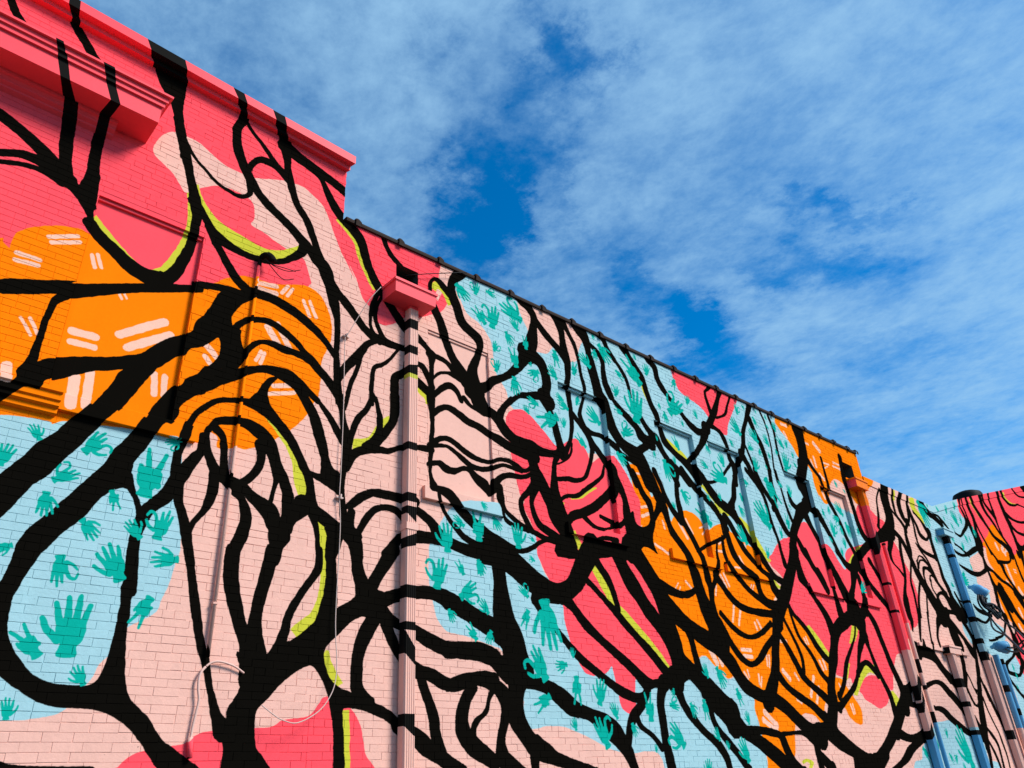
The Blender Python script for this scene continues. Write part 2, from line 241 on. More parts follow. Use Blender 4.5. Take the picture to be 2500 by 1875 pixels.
('stroke','k',[1127,9273,1421,9641,1229,8972,1541,9316,1297,8807,1574,9097,1392,8665,1596,8873,1485,8529,1601,8634,1543,8354,1631,8433,1595,8173,1686,8258,1680,7890,1771,7971]),
('stroke','k',[-9,7382,11,7514,163,7322,190,7453,338,7224,375,7357,488,7115,539,7260,622,6998,682,7150]),
('stroke','k',[144,6942,127,7021,308,7030,299,7125,450,7033,460,7149,575,6978,604,7133,716,6908,757,7096]),
('stroke','k',[169,6869,161,6922,367,6945,363,7007,552,6956,560,7020,690,6899,706,6972]),
('stroke','k',[476,8033,612,8122,549,7653,670,7716,565,7501,685,7558,597,7306,708,7366,629,7135,735,7210,673,6981,783,7072]),
('stroke','k',[806,8148,920,8202,831,7854,945,7896,837,7600,949,7635,853,7353,959,7392,864,7180,982,7215,843,6986,1006,7049,903,6787,1023,6854]),
('stroke','k',[979,6559,1040,6680,1095,6448,1151,6573,1238,6357,1292,6491,1404,6235,1457,6391,1561,6182,1593,6357,1736,6150,1763,6386]),
('stroke','k',[1535,8357,1625,8444,1601,8136,1690,8225,1665,7967,1758,8061,1725,7803,1811,7882,1783,7637,1864,7710,1831,7465,1926,7548,1876,7297,1991,7386,1904,7201,2015,7253,1908,7085,2009,7113,1910,6940,2011,6960,1893,6785,2000,6782,1842,6597,1959,6566,1780,6429,1894,6347,1659,6294,1776,6153]),
('stroke','k',[952,5817,1012,5738,880,5701,942,5658,864,5568,918,5556,847,5432,904,5427,849,5297,902,5295,835,5165,902,5159,820,5043,905,5020,779,4938,887,4890]),
('stroke','k',[2035,3241,1919,3236,2013,3419,1903,3414,1990,3648,1895,3655,2014,3790,1910,3812,2038,3877,1927,3932,2103,3972,2014,4053,2195,4067,2084,4147,2265,4210,2135,4276,2322,4344,2205,4406,2371,4483,2287,4538,2439,4591,2375,4645]),
('stroke','k',[1736,4160,1829,4231,1827,4062,1876,4098,1883,3977,1928,4003,1918,3874,1972,3897]),
('stroke','k',[2179,4823,2269,4813,2148,4652,2245,4639,2133,4519,2214,4517,2134,4375,2222,4389,2144,4235,2255,4260]),
('stroke','k',[2261,4273,2185,4319,2354,4435,2268,4484,2412,4568,2331,4587,2423,4748,2338,4745]),
('stroke','k',[2169,4234,2282,4255,2205,4072,2286,4099,2258,3947,2336,3983,2309,3788,2400,3821,2347,3670,2431,3697,2387,3553,2467,3577,2444,3352,2520,3371,2476,3212,2561,3232,2518,3076,2598,3094,2559,2940,2634,2959,2606,2805,2683,2828,2654,2702,2723,2721,2709,2548,2769,2561,2751,2417,2819,2434,2791,2279,2890,2317,2831,2152,3000,2233]),
('stroke','k',[2481,4400,2584,4415,2487,4265,2594,4266,2473,4126,2562,4105,2449,4014,2498,3987,2379,3912,2429,3888,2355,3819,2408,3806]),
('stroke','k',[2068,6333,2064,6411,2197,6371,2196,6453,2344,6397,2346,6488]),
('stroke','k',[2170,6931,2218,7001,2270,6813,2325,6884,2343,6699,2404,6773,2431,6585,2488,6672,2559,6491,2619,6601]),
('stroke','k',[1866,7323,1944,7456,1984,7240,2039,7322,2056,7138,2118,7222,2117,7042,2181,7153,2247,6972,2294,7093,2386,6946,2414,7045,2542,6936,2559,7023,2674,6947,2684,7034,2820,6979,2818,7058,2992,7071,2967,7145,3162,7220,3094,7300,3256,7356,3126,7361,3217,7523,3139,7484]),
('stroke','k',[2062,7108,2131,7191,2161,6955,2226,7033,2240,6844,2300,6918,2326,6721,2389,6802,2444,6578,2510,6665]),
('stroke','k',[1672,8138,1707,8190,1767,8008,1793,8051,1867,7920,1885,7955,1947,7855,1968,7899,2029,7794,2050,7838,2123,7738,2140,7784,2212,7718,2226,7769,2326,7696,2334,7754,2433,7728,2416,7788,2515,7836,2448,7842,2499,7965,2429,7918,2479,8118,2398,8062]),
('stroke','k',[2152,9256,2266,9362,2220,9005,2320,9078,2215,8864,2341,8886,2168,8689,2282,8711,2186,8522,2288,8593,2215,8365,2317,8461,2284,8210,2376,8315,2344,8098,2432,8209,2401,8014,2485,8130,2459,7950,2533,8056,2556,7835,2622,7939,2685,7733,2744,7844,2847,7638,2904,7750,2994,7551,3056,7661,3115,7441,3193,7570,3218,7368,3296,7497,3372,7279,3435,7381]),
('stroke','k',[2301,8849,2331,8899,2394,8737,2422,8788,2496,8648,2528,8708,2599,8546,2637,8611,2677,8457,2720,8529,2743,8388,2787,8470,2846,8320,2894,8420]),
('stroke','k',[2454,8117,2387,8125,2496,8266,2430,8308,2554,8345,2533,8447,2625,8363,2644,8483,2709,8362,2751,8482,2792,8324,2846,8420,2881,8246,2923,8307]),
('stroke','k',[2638,9374,2760,9497,2683,9191,2819,9310,2705,9034,2842,9141,2733,8887,2867,9004,2775,8711,2921,8833,2829,8569,2924,8639,2862,8389,2949,8459,2903,8228,2999,8314,2979,8049,3055,8126,3055,7910,3126,7997,3163,7783,3236,7868,3246,7617,3329,7698,3326,7451,3399,7518,3394,7300,3477,7379,3460,7165,3555,7253,3521,7041,3617,7126]),
('stroke','k',[2790,8692,2871,8900,2974,8645,3042,8822,3121,8617,3182,8778,3280,8573,3341,8735,3443,8556,3498,8693,3576,8511,3639,8647,3725,8455,3788,8582]),
('stroke','k',[3187,8610,3234,8698,3320,8531,3366,8597,3396,8372,3469,8459,3492,8205,3580,8315,3579,8094,3665,8218,3661,8023,3750,8168,3796,7934,3893,8074,3902,7824,4017,7943,3964,7661,4081,7756,4035,7485,4139,7586,4054,7468,4150,7567,4125,7328,4227,7431,4213,7221,4311,7330,4301,7134,4394,7237,4418,7004,4506,7098,4512,6886,4613,6992,4618,6791,4696,6870]),
('stroke','k',[4218,8180,4283,8235,4254,8074,4323,8133,4303,7957,4368,8021,4378,7852,4437,7924,4451,7793,4505,7870,4547,7743,4595,7818]),
('stroke','k',[3226,7372,3293,7469,3322,7254,3411,7394,3397,7193,3516,7350,3451,7087,3603,7221,3511,6981,3635,7071,3589,6740,3714,6822,3658,6572,3743,6615,3677,6331,3756,6358,3678,6145,3756,6172,3694,5906,3783,5939,3706,5729,3806,5770,3749,5515,3848,5558]),
('stroke','k',[3496,7061,3588,7177,3639,6931,3712,7023,3767,6808,3850,6913,3916,6673,3995,6771,4057,6555,4124,6652,4206,6475,4267,6609,4377,6478,4414,6593,4531,6487,4557,6588,4681,6512,4701,6600]),
('stroke','k',[4259,6565,4289,6493,4095,6452,4153,6390,3994,6312,4089,6264,3888,6154,3988,6097,3789,6002,3883,5958,3708,5823,3796,5794]),
('stroke','k',[4005,6239,4074,6245,3963,6010,4023,6009,3887,5803,3952,5802,3855,5575,3914,5581]),
('stroke','k',[4222,7302,4306,7300,4165,7108,4236,7108,4122,6977,4208,6989,4119,6817,4172,6834,4128,6694,4173,6720,4171,6584,4218,6625,4251,6473,4312,6536]),
('stroke','k',[4282,7194,4329,7182,4218,7061,4267,7053,4163,6952,4250,6966,4182,6808,4241,6842,4242,6664,4298,6710,4311,6548,4370,6614,4393,6498,4445,6570]),
('stroke','k',[4553,6536,4595,6515,4437,6357,4472,6336,4337,6241,4369,6200,4212,6159,4265,6127,4174,6015,4238,6024,4169,5824,4233,5842,4174,5638,4244,5659]),
('stroke','k',[4179,5774,4229,5816,4257,5663,4302,5699]),
('stroke','k',[4768,6505,4829,6458,4645,6357,4726,6343,4623,6254,4724,6227,4523,6172,4612,6108,4455,6060,4577,6059,4461,5738,4588,5777]),
('stroke','k',[2646,6472,2663,6594,2848,6489,2874,6606,3007,6459,3051,6581,3176,6411,3229,6525,3328,6342,3388,6446,3450,6273,3511,6361,3566,6191,3620,6257,3686,6057,3748,6125]),
('stroke','k',[2549,5975,2489,6031,2633,6101,2592,6166,2706,6155,2691,6227,2827,6198,2833,6278,2933,6188,2963,6275,3063,6136,3106,6218,3212,6055,3260,6127,3307,5973,3359,6043,3380,5892,3456,5994,3493,5806,3563,5896,3613,5707,3688,5794,3744,5563,3833,5655]),
('stroke','k',[2681,5733,2632,5771,2773,5874,2733,5926,2853,5939,2844,6001,2955,5944,2971,6023,3072,5915,3095,6013,3214,5925,3237,6012,3334,5906,3367,5979,3427,5857,3469,5933]),
('stroke','k',[2653,5465,2615,5566,2789,5563,2764,5649,2895,5609,2891,5705,3019,5608,3036,5731,3145,5603,3187,5739,3274,5577,3326,5672,3393,5514,3440,5583,3512,5438,3560,5507]),
('stroke','k',[3050,5595,3114,5736,3189,5549,3262,5674,3274,5492,3363,5589,3357,5381,3446,5458]),
('stroke','k',[2364,5106,2405,5063,2265,4985,2312,4952,2211,4866,2274,4849,2183,4718,2255,4709]),
('stroke','k',[2328,4969,2289,5014,2431,5084,2399,5136,2524,5150,2511,5204,2703,5184,2705,5254,2809,5166,2833,5280,2915,5131,2973,5262,2994,5093,3067,5203,3083,5033,3155,5123,3168,4954,3251,5042,3250,4869,3332,4941,3322,4768,3405,4829,3384,4660,3467,4720,3439,4575,3532,4629,3482,4465,3572,4494,3473,4331,3603,4373,3522,4181,3657,4240]),
('stroke','k',[3317,5435,3402,5517,3419,5302,3515,5380,3473,5180,3592,5253,3527,5035,3649,5101,3587,4894,3699,4949,3621,4801,3724,4844,3626,4644,3781,4743,3676,4558,3850,4712,3807,4481,3905,4559]),
('stroke','k',[3451,4608,3477,4675,3569,4579,3590,4648,3708,4532,3741,4678]),
('stroke','k',[3505,5488,3532,5516,3594,5372,3643,5422,3686,5263,3748,5319,3755,5159,3829,5220,3834,5044,3918,5113]),
('stroke','k',[3736,5587,3822,5634,3797,5420,3871,5456,3824,5258,3910,5297,3844,5108,3978,5158,3859,4970,3981,4992,3855,4766,3941,4775,3851,4604,3920,4615,3859,4448,3932,4465,3869,4293,3963,4323,3910,4136,4004,4195,4010,3999,4142,4121]),
('stroke','k',[3878,5625,3919,5625,3839,5483,3891,5483]),
('stroke','k',[4176,5712,4240,5701,4105,5553,4173,5527,4009,5434,4087,5406,3944,5260,4028,5248,3864,5074,3980,5058]),
('stroke','k',[4242,5727,4286,5750,4266,5596,4329,5626,4286,5463,4370,5491,4275,5322,4368,5324,4213,5219,4316,5166,4111,5122,4189,5044]),
('stroke','k',[4455,5823,4589,5865,4461,5629,4594,5657,4446,5509,4563,5498,4381,5396,4483,5357,4302,5274,4395,5224,4201,5157,4297,5095]),
('stroke','k',[3975,4780,3868,4814,4046,4925,3957,4990,4132,4993,4097,5090,4292,5048,4293,5148,4457,5079,4449,5153,4586,5152,4569,5212,4670,5178,4662,5255,4823,5217,4822,5296]),
('stroke','k',[3965,4327,3935,4361,4065,4378,3999,4447,4171,4463,4111,4552,4284,4533,4271,4624,4423,4536,4442,4644,4578,4536,4605,4645,4663,4526,4694,4647,4822,4528,4851,4650]),
('stroke','k',[4116,4023,4048,4041,4195,4179,4118,4204,4267,4296,4194,4339,4350,4376,4314,4444,4458,4407,4465,4485,4547,4396,4595,4475,4656,4322,4722,4393]),
('stroke','k',[3972,4310,4069,4317,3940,4105,4068,4143,3995,3953,4161,4024,4040,3831,4188,3878]),
('stroke','k',[3419,4184,3499,4384,3565,4188,3631,4305,3667,4118,3750,4240,3795,4064,3864,4182,3885,4042,3952,4137,3991,3954,4085,4059]),
('stroke','k',[3422,4142,3337,4224,3555,4263,3461,4353]),
('stroke','k',[2427,4781,2379,4814,2507,4896,2464,4963,2607,4925,2595,5020,2700,4942,2706,5041,2782,4929,2817,5048,2858,4887,2926,5019,2930,4846,3022,4963,2968,4783,3098,4892,3038,4695,3151,4768,3107,4562,3209,4631,3165,4477,3268,4545,3224,4353,3336,4401,3231,4269,3367,4298,3238,4152,3364,4167,3225,4006,3380,4021]),
('stroke','k',[2375,4791,2433,4807,2390,4625,2463,4656,2450,4475,2530,4535,2527,4357,2604,4464,2658,4304,2702,4418,2769,4269,2819,4392,2870,4244,2915,4327,2973,4188,3013,4274,3068,4162,3114,4246,3116,4128,3191,4191,3174,3997,3260,4039]),
('stroke','k',[2455,4818,2513,4896,2530,4768,2589,4815,2547,4688,2624,4714,2568,4551,2640,4571,2583,4389,2678,4414]),
('stroke','k',[2884,4788,3005,4831,2927,4657,3020,4665,2898,4551,2981,4519,2842,4462,2908,4405,2757,4377,2807,4318]),
('stroke','k',[3058,4649,3130,4682,3113,4488,3183,4503,3108,4366,3157,4364,3084,4234,3137,4230]),
('stroke','k',[2601,4330,2678,4425,2728,4226,2802,4310,2795,4181,2860,4231,2814,4101,2917,4142,2829,4010,2946,4022,2803,3889,2933,3866,2759,3751,2886,3725,2734,3629,2870,3610]),
('stroke','k',[2856,4235,2891,4290,2948,4162,3006,4237,3036,4084,3108,4147,3087,4001,3170,4066,3160,3891,3270,3986]),
('stroke','k',[3119,3981,3339,4021,3125,3893,3355,3899,3145,3807,3294,3796,3142,3681,3272,3677]),
('stroke','k',[3316,4233,3456,4175,3218,4045,3353,3986]),
('stroke','k',[3394,4264,3524,4187,3331,4098,3384,4066]),
('stroke','k',[3499,4226,3592,4273,3591,4064,3653,4087,3619,3939,3676,3953,3644,3770,3701,3782]),
('stroke','k',[3702,4124,3786,4189,3744,4010,3927,4081,3743,3937,3921,3939,3741,3791,3862,3783]),
('stroke','k',[4835,4247,4848,4136,4636,4194,4690,4100,4526,4091,4611,4028,4405,3945,4470,3900]),
('stroke','k',[2732,3710,2874,3718,2735,3496,2881,3515,2768,3339,2910,3376,2830,3171,2963,3213,2892,3027,3008,3074,2957,2893,3094,2953,2980,2772,3200,2820,2987,2601,3236,2614]),
('stroke','k',[3116,3782,3267,3768,3086,3561,3221,3545,3050,3351,3176,3336,3033,3193,3152,3186,3010,3013,3165,3023,3027,2869,3203,2902,3065,2699,3263,2739]),
('stroke','k',[3636,3849,3715,3856,3629,3659,3718,3643,3526,3488,3598,3455,3428,3329,3507,3298,3361,3172,3443,3153,3329,3029,3425,3011,3271,2888,3385,2848,3181,2759,3323,2696]),
('stroke','k',[3746,3862,3856,3883,3763,3638,3887,3655,3755,3452,3908,3458,3720,3303,3910,3277,3683,3166,3828,3108,3593,3077,3744,2966,3451,2962,3561,2823,3283,2891,3376,2734]),
('stroke','k',[4032,3904,4163,3935,4055,3707,4198,3749,4097,3554,4263,3625,4118,3371,4411,3506]),
('stroke','k',[4468,4016,4636,3957,4364,3827,4512,3771,4265,3657,4400,3614,4171,3500,4352,3454]),
('stroke','k',[4415,3324,4321,3478,4573,3424,4515,3552,4707,3463,4672,3601,4862,3500,4851,3646,5045,3515,5081,3666,5208,3471,5307,3645,5408,3401,5542,3566,5624,3296,5767,3460,5872,3192,6023,3373]),
('stroke','k',[4263,3302,4430,3466,4475,3207,4564,3316,4639,3163,4689,3257,4793,3113,4863,3233,4999,3015,5092,3158,5204,2958,5263,3112,5465,2933,5497,3120,5666,2928,5736,3131,5882,2885,5988,3070]),
('stroke','k',[4256,3274,4416,3218,4153,3091,4316,3048,4102,2875,4241,2863,4097,2686,4235,2695,4118,2536,4256,2590,4261,2411,4374,2496]),
('stroke','k',[4413,3196,4536,3249,4496,3045,4618,3100,4607,2896,4702,2960,4835,2712,4928,2845,5010,2686,5081,2814,5218,2605,5276,2737,5431,2605,5407,2727,5606,2667,5554,2785,5730,2689,5723,2831,5910,2681,5942,2825]),
('stroke','k',[4867,2707,4968,2738,4938,2530,5055,2565,5010,2353,5147,2380,5042,2176,5178,2198,5110,1978,5260,2008]),
('stroke','k',[4591,2210,4684,2325,4821,2088,4955,2213,4944,1996,5084,2119,5166,1897,5278,2007,5371,1779,5499,1897]),
('stroke','k',[5559,2673,5677,2630,5432,2519,5573,2486,5372,2336,5538,2340,5402,2159,5586,2222,5542,2010,5717,2128,5803,1872,5942,1981]),
('stroke','k',[5525,2670,5654,2634,5422,2519,5569,2487,5363,2351,5516,2349,5385,2162,5555,2218,5558,1982,5719,2108,5839,1882,5888,2010,5991,1888,6064,2026,6103,1819,6237,1921,6291,1724,6413,1819]),
('stroke','k',[5869,2694,5972,2666,5801,2546,5857,2534,5745,2421,5810,2396,5609,2332,5687,2302,5555,2193,5644,2190,5566,2032,5687,2045]),
('stroke','k',[5295,2596,5240,2699,5502,2660,5465,2783,5683,2674,5718,2817,5828,2637,5940,2766,5940,2573,6121,2655,6002,2451,6153,2460,5965,2291,6094,2279,5918,2133,6047,2130,5889,1957,6103,1968]),
('stroke','k',[5922,4105,6165,4161,5964,3859,6166,3899,5945,3658,6204,3707,5938,3386,6264,3478,6036,3173,6380,3274,6062,2970,6447,3054,6070,2814,6534,2849,6115,2672,6379,2654,6054,2477,6338,2495,6118,2291,6367,2366,6283,2108,6486,2212,6446,1958,6658,2130,6752,1886,6857,2015,7050,1826,7128,1937,7392,1742,7476,1854]),
('stroke','k',[5225,3445,5340,3613,5533,3340,5658,3509,5797,3236,5957,3412,6003,3112,6208,3303]),
('stroke','k',[5261,2922,5278,3104,5575,2929,5626,3115,5841,2899,5955,3049,6033,2749,6249,2937]),
('stroke','k',[6391,2674,6456,2824,6664,2640,6773,2784,6829,2548,7016,2696,7063,2407,7229,2567,7331,2369,7439,2502,7511,2291,7701,2447,7640,2196,7917,2345,7800,2091,8047,2192,7943,1982,8145,2042,8079,1792,8222,1823]),
('stroke','k',[6396,2108,6608,2095,6394,1940,6531,1940,6424,1794,6524,1799]),
('stroke','k',[5792,4025,5950,4331,6121,3988,6330,4256,6414,3839,6656,4078,6747,3705,6918,3969,7102,3705,7063,3964,7455,3896,7215,4031,7640,4120,7324,4184,7826,4338,7448,4392,7941,4552,7592,4588]),
('stroke','k',[6562,3663,6763,3755,6748,3475,6848,3528,6939,3323,7025,3376,7120,3166,7215,3225,7324,3005,7432,3080,7568,2881,7671,2958,7814,2755,7917,2834,8040,2640,8153,2753,8365,2583,8370,2707,8605,2680,8538,2760]),
('stroke','k',[7009,3733,7213,3874,7258,3613,7379,3687,7440,3432,7580,3519,7675,3295,7790,3375,7921,3150,8046,3237,8145,3020,8287,3110,8346,2886,8505,2979,8524,2752,8657,2905,8803,2789,8817,2888,9165,2802,9176,2951]),
('stroke','k',[7415,4106,7514,4181,7642,3978,7727,4038,7847,3834,7935,3892,8042,3682,8156,3750,8219,3528,8346,3601,8413,3396,8529,3463,8614,3240,8757,3317,8824,3071,8973,3144,9012,2895,9189,2976]),
('stroke','k',[7715,4432,7845,4489,7795,4279,7921,4341,7929,4140,8056,4200,8039,3971,8149,4010,8121,3734,8219,3763]),
('stroke','k',[8127,4521,8367,4627,8254,4295,8493,4402,8384,4067,8670,4201,8592,3866,8826,3979,8720,3714,8978,3841,8921,3545,9158,3657,9056,3405,9305,3504,9141,3247,9433,3329,9167,3088,9491,3113,9004,2916,9407,2883]),
('stroke','k',[8739,2799,8747,2897,9194,2806,9124,2971,9575,2957,9404,3109]),
('stroke','k',[8410,4557,8765,4766,8671,4372,8964,4528,8853,4162,9159,4303,8980,3988,9303,4102,9052,3755,9352,3837,9119,3526,9415,3611,9209,3361,9478,3434,9275,3186,9505,3266,9448,2994,9730,3136,9683,2823,10021,2988,9937,2600,10335,2785,10228,2421,10628,2609]),
('stroke','k',[9952,2564,10278,2712,10248,2346,10601,2504,10510,2221,10775,2361,10881,2090,11123,2223,11155,1950,11444,2085,11438,1798,11756,1920,11674,1628,12011,1739]),
('stroke','k',[9750,2728,10105,2910,9942,2597,10330,2789,10156,2470,10604,2619,10232,2343,10650,2426]),
('stroke','k',[9032,4127,9189,4296,9482,4068,9566,4188,9817,4087,9806,4200,10101,4217,10036,4295]),
('stroke','k',[9033,3930,9315,4092,9360,3687,9635,3856,9704,3528,9958,3710,10024,3396,10344,3607,10293,3300,10564,3442,10473,3174,10771,3298,10671,2994,10924,3090,10853,2815,11122,2957,11207,2705,11408,2873,11540,2655,11780,2837,11856,2558,12126,2691,12129,2398,12416,2524,12357,2277,12651,2426,12675,2131,13060,2340]),
('stroke','k',[9492,3675,9645,3735,9643,3497,9774,3536,9687,3234,9835,3268,9748,3021,9907,3065,9866,2808,10053,2864]),
('stroke','k',[8498,2767,8644,2739,8357,2607,8510,2562,8165,2466,8336,2416,8061,2298,8205,2280,8007,2112,8130,2105]),
('stroke','k',[8242,2439,8335,2461,8304,2288,8398,2327,8523,2184,8601,2224,8669,2043,8766,2081]),
('stroke','k',[8815,2859,9057,2846,8730,2611,8897,2615,8731,2369,8897,2384,8732,2136,8897,2154,8754,1938,8943,1959,8776,1754,8964,1771]),
('stroke','k',[9101,2838,9333,2891,9224,2609,9368,2650,9373,2423,9534,2484,9608,2249,9735,2308,9877,2086,10039,2150,10041,1923,10197,1956,10102,1741,10233,1758]),
('stroke','k',[9814,2764,10038,2793,9862,2521,9994,2542,9923,2332,10046,2365,10131,2124,10281,2179,10362,1946,10505,1994,10559,1749,10719,1797]),
('stroke','k',[10598,2216,10649,2364,11092,2242,11154,2351,11411,2212,11525,2317,11582,2180,11754,2246,11645,2013,11840,2055,11799,1829,11984,1882,12011,1634,12276,1720]),
('stroke','k',[11563,2203,11577,2284,11984,2240,12003,2300,12306,2233,12389,2315,12554,2107,12797,2249]),
('stroke','k',[13224,5375,13559,5411,13034,5053,13349,5069,12647,4663,13047,4665,12468,4424,12846,4408,12186,4173,12590,4159,12027,3821,12310,3832,11876,3497,12123,3511,11743,3196,12011,3198,11477,2909,11811,2881,11299,2732,11646,2692]),
('stroke','k',[15291,4293,15614,4335,15177,4007,15483,4024,15023,3831,15275,3830,14876,3614,15029,3617,14751,3409,14886,3412,14591,3229,14731,3221,14325,3042,14491,3007,13998,2886,14156,2830,13621,2720,13811,2649]),
('stroke','k',[15265,3988,15549,4053,15397,3772,15531,3801,15452,3554,15604,3587,15526,3357,15677,3391,15631,3161,15800,3200,15734,2969,15924,3006,15756,2777,15966,2809,15742,2524,16064,2570]),
('stroke','k',[15104,4248,15179,4255,14969,4004,15040,4006,14691,3769,14799,3762,14345,3502,14499,3495,14141,3250,14297,3248,13993,3077,14153,3066,13735,2883,13909,2860]),
('stroke','k',[14809,3279,14662,3308,15078,3441,14958,3502,15150,3464,15234,3568,15257,3424,15436,3494,15450,3288,15608,3338]),
('stroke','k',[15758,4468,15933,4525,15899,4275,16118,4336,15991,4021,16193,4068,16074,3765,16276,3809,16147,3507,16367,3556,16260,3256,16502,3305,16310,3010,16613,3049,16158,2786,16569,2814]),
('stroke','k',[14974,4461,15239,4303,14380,4222,14734,4079,14078,3991,14430,3955,13902,3709,14201,3718,13713,3458,14070,3470,13606,3220,13864,3226,13440,2980,13729,2997,13363,2757,13709,2773,13201,2548,13583,2539,12955,2290,13491,2367,13269,2079,13694,2247,13720,1931,14042,2086,14150,1823,14416,1964,14455,1721,14785,1899]),
('stroke','k',[14617,1683,14202,1847,15083,1925,14774,2026,15522,2147,15190,2224,15858,2325,15458,2391,16219,2582,15811,2624,16487,2777,16055,2834,16826,2969,16447,3041]),
('stroke','k',[16539,2894,16267,2955,16965,3093,16707,3202,17455,3224,17286,3368]),
('stroke','k',[16378,2806,16514,2907,16854,2763,16996,2864]),
('stroke','k',[15534,2266,15827,2413,15998,2170,16176,2304,16542,2166,16532,2314,17225,2298,17064,2454]),
('stroke','k',[16724,2284,16895,2180,16039,2095,16277,2002,15696,1921,15912,1840,15358,1802,15481,1725,14970,1708,15094,1619]),
('stroke','k',[12682,2265,12713,2420,13148,2296,13184,2455]),
('stroke','k',[12612,1989,12728,2019,12725,1842,12890,1887,12908,1693,13073,1738]),
('stroke','k',[12614,1912,12684,1921,12631,1753,12727,1764]),
('stroke','k',[12435,4170,12314,4011,11915,4151,11832,4032,11465,4142,11355,4027,11137,4213,11002,4128,10900,4378,10777,4317,10708,4550,10572,4481]),
('stroke','k',[11972,3955,12076,3898,11630,3776,11697,3705,11345,3694,11316,3610,11102,3727,11001,3649,10891,3817,10779,3755,10659,3968,10557,3915]),
('stroke','k',[12043,3785,12192,3731,11658,3548,11812,3502,11411,3360,11533,3297,11229,3283,11206,3188,11081,3317,10956,3242,10922,3432,10775,3370,10784,3566,10659,3521,10677,3737,10550,3694]),
('stroke','k',[9996,4473,10211,4535,10030,4126,10299,4206,10094,3886,10442,4002,10210,3648,10588,3767,10305,3428,10687,3535]),
('stroke','k',[12639,4357,12766,4400,12756,4166,12878,4214,12985,4008,13122,4066,13174,3852,13319,3905,13337,3645,13502,3703,13526,3479,13702,3549,13724,3381,13878,3448]),
('stroke','k',[12183,3751,12299,3791,12346,3532,12497,3581,12491,3315,12662,3365,12641,3092,12821,3156,12884,2956,13050,3031,13116,2838,13316,2925,13378,2692,13588,2776]),
('stroke','k',[11817,3102,12011,3176,12051,2922,12207,2990,12383,2768,12553,2858,12732,2644,12915,2730,13035,2457,13268,2548]),
('stroke','k',[12417,4067,12504,4096,12550,3851,12637,3878,12693,3609,12789,3635,12756,3387,12865,3405,12671,3115,12795,3126]),
('stroke','k',[12697,4206,12771,4225,12752,3935,12844,3960,12840,3745,12935,3777,13024,3586,13129,3623,13161,3426,13282,3462,13274,3217,13417,3263,13468,3070,13624,3127]),
('stroke','k',[13323,5111,13507,5151,13301,4824,13439,4873,13510,4699,13680,4773,13643,4559,13780,4611,13789,4407,13967,4473,13946,4191,14173,4260,14001,3910,14317,3990]),
('stroke','k',[13767,5403,13915,5455,13865,5163,14032,5226,14054,4965,14242,5037,14222,4735,14414,4802]),
('stroke','k',[14516,4792,14651,4828,14536,4622,14693,4664,14590,4435,14747,4475,14594,4169,14841,4227]),
('stroke','k',[14508,5519,14667,5574,14571,5260,14822,5347,14722,5053,14974,5138,14818,4840,15070,4922,14902,4658,15235,4784,15141,4476,15512,4628]),
('stroke','k',[15075,5596,15209,5656,15312,5387,15477,5475,15630,5293,15869,5448]),
('stroke','k',[15741,5183,15919,5228,15764,4897,15941,4936,15681,4689,15950,4722,15466,4514,15829,4504,15120,4260,15439,4223]),
('stroke','k',[15893,5330,16168,5432,16145,5112,16343,5188,16419,4902,16642,4989,16760,4682,16970,4752,16843,4563,17032,4617]),
('stroke','k',[16489,5624,16647,5684,16690,5408,16848,5467,16864,5243,17023,5301]),
('stroke','k',[12564,2141,12788,2162,12573,1912,12761,1929,12592,1657,12778,1673]),
('stroke','k',[12578,1955,12765,2024,12942,1740,13136,1808]),
('stroke','k',[18433,7934,18893,8038,18321,7750,18780,7859,18151,7422,18660,7562,18143,7141,18604,7276,18097,6877,18589,6983,17833,6660,18424,6674,17542,6508,17936,6340,17074,6270,17215,6124,16696,6114,16901,5999,16171,5833,16446,5760,15740,5571,16122,5554,15524,5285,15886,5316,15385,4985,15604,5000,15056,4675,15368,4697,14857,4307,15170,4338]),
('stroke','k',[18137,7598,18245,7609,17884,7339,17976,7355,17784,7135,17880,7157,17658,6844,17796,6873,17482,6569,17636,6597]),
('stroke','k',[17950,6538,18378,6613,17790,6222,18115,6269,17626,5974,17872,6026,17759,5783,17850,5816,17965,5665,18053,5701,18152,5503,18285,5553]),
('stroke','k',[18094,6590,18366,6724,18500,6463,18706,6550,18661,6276,18880,6350,18786,5968,19031,6042,18873,5676,19141,5756,19044,5419,19312,5500,19191,5156,19505,5252,19396,4909,19790,5047,19677,4739,20194,4935]),
('stroke','k',[18966,7842,19097,7873,18776,7519,18931,7558,18723,7317,18879,7362,18741,7086,18859,7129,18907,6954,19024,7001,18996,6813,19152,6861,18931,6623,19110,6668,18877,6385,19104,6445,18900,6174,19076,6211,18676,5820,18795,5837,18432,5466,18552,5487,18401,5211,18522,5236,18341,4920,18460,4942,18289,4700,18406,4720]),
('stroke','k',[18479,7230,18578,7272,18615,7106,18713,7149,18789,7000,18902,7049,18948,6869,19074,6919,19035,6749,19187,6807]),
('stroke','k',[19420,7870,19642,7904,19073,7512,19350,7569,19008,7274,19268,7352,19079,7046,19308,7133,19303,6940,19375,7061,19594,7109,19432,7095,19683,7328,19521,7289,19782,7587,19618,7548,19944,7883,19806,7851]),
('stroke','k',[19266,7016,19491,7033,19010,6762,19166,6772]),
('stroke','k',[19646,7471,19786,7514,19653,7217,19766,7250,19647,6981,19759,7011,19568,6733,19705,6769,19576,6502,19685,6538,19717,6350,19883,6425,19998,6289,20179,6393,20389,6261,20565,6367]),
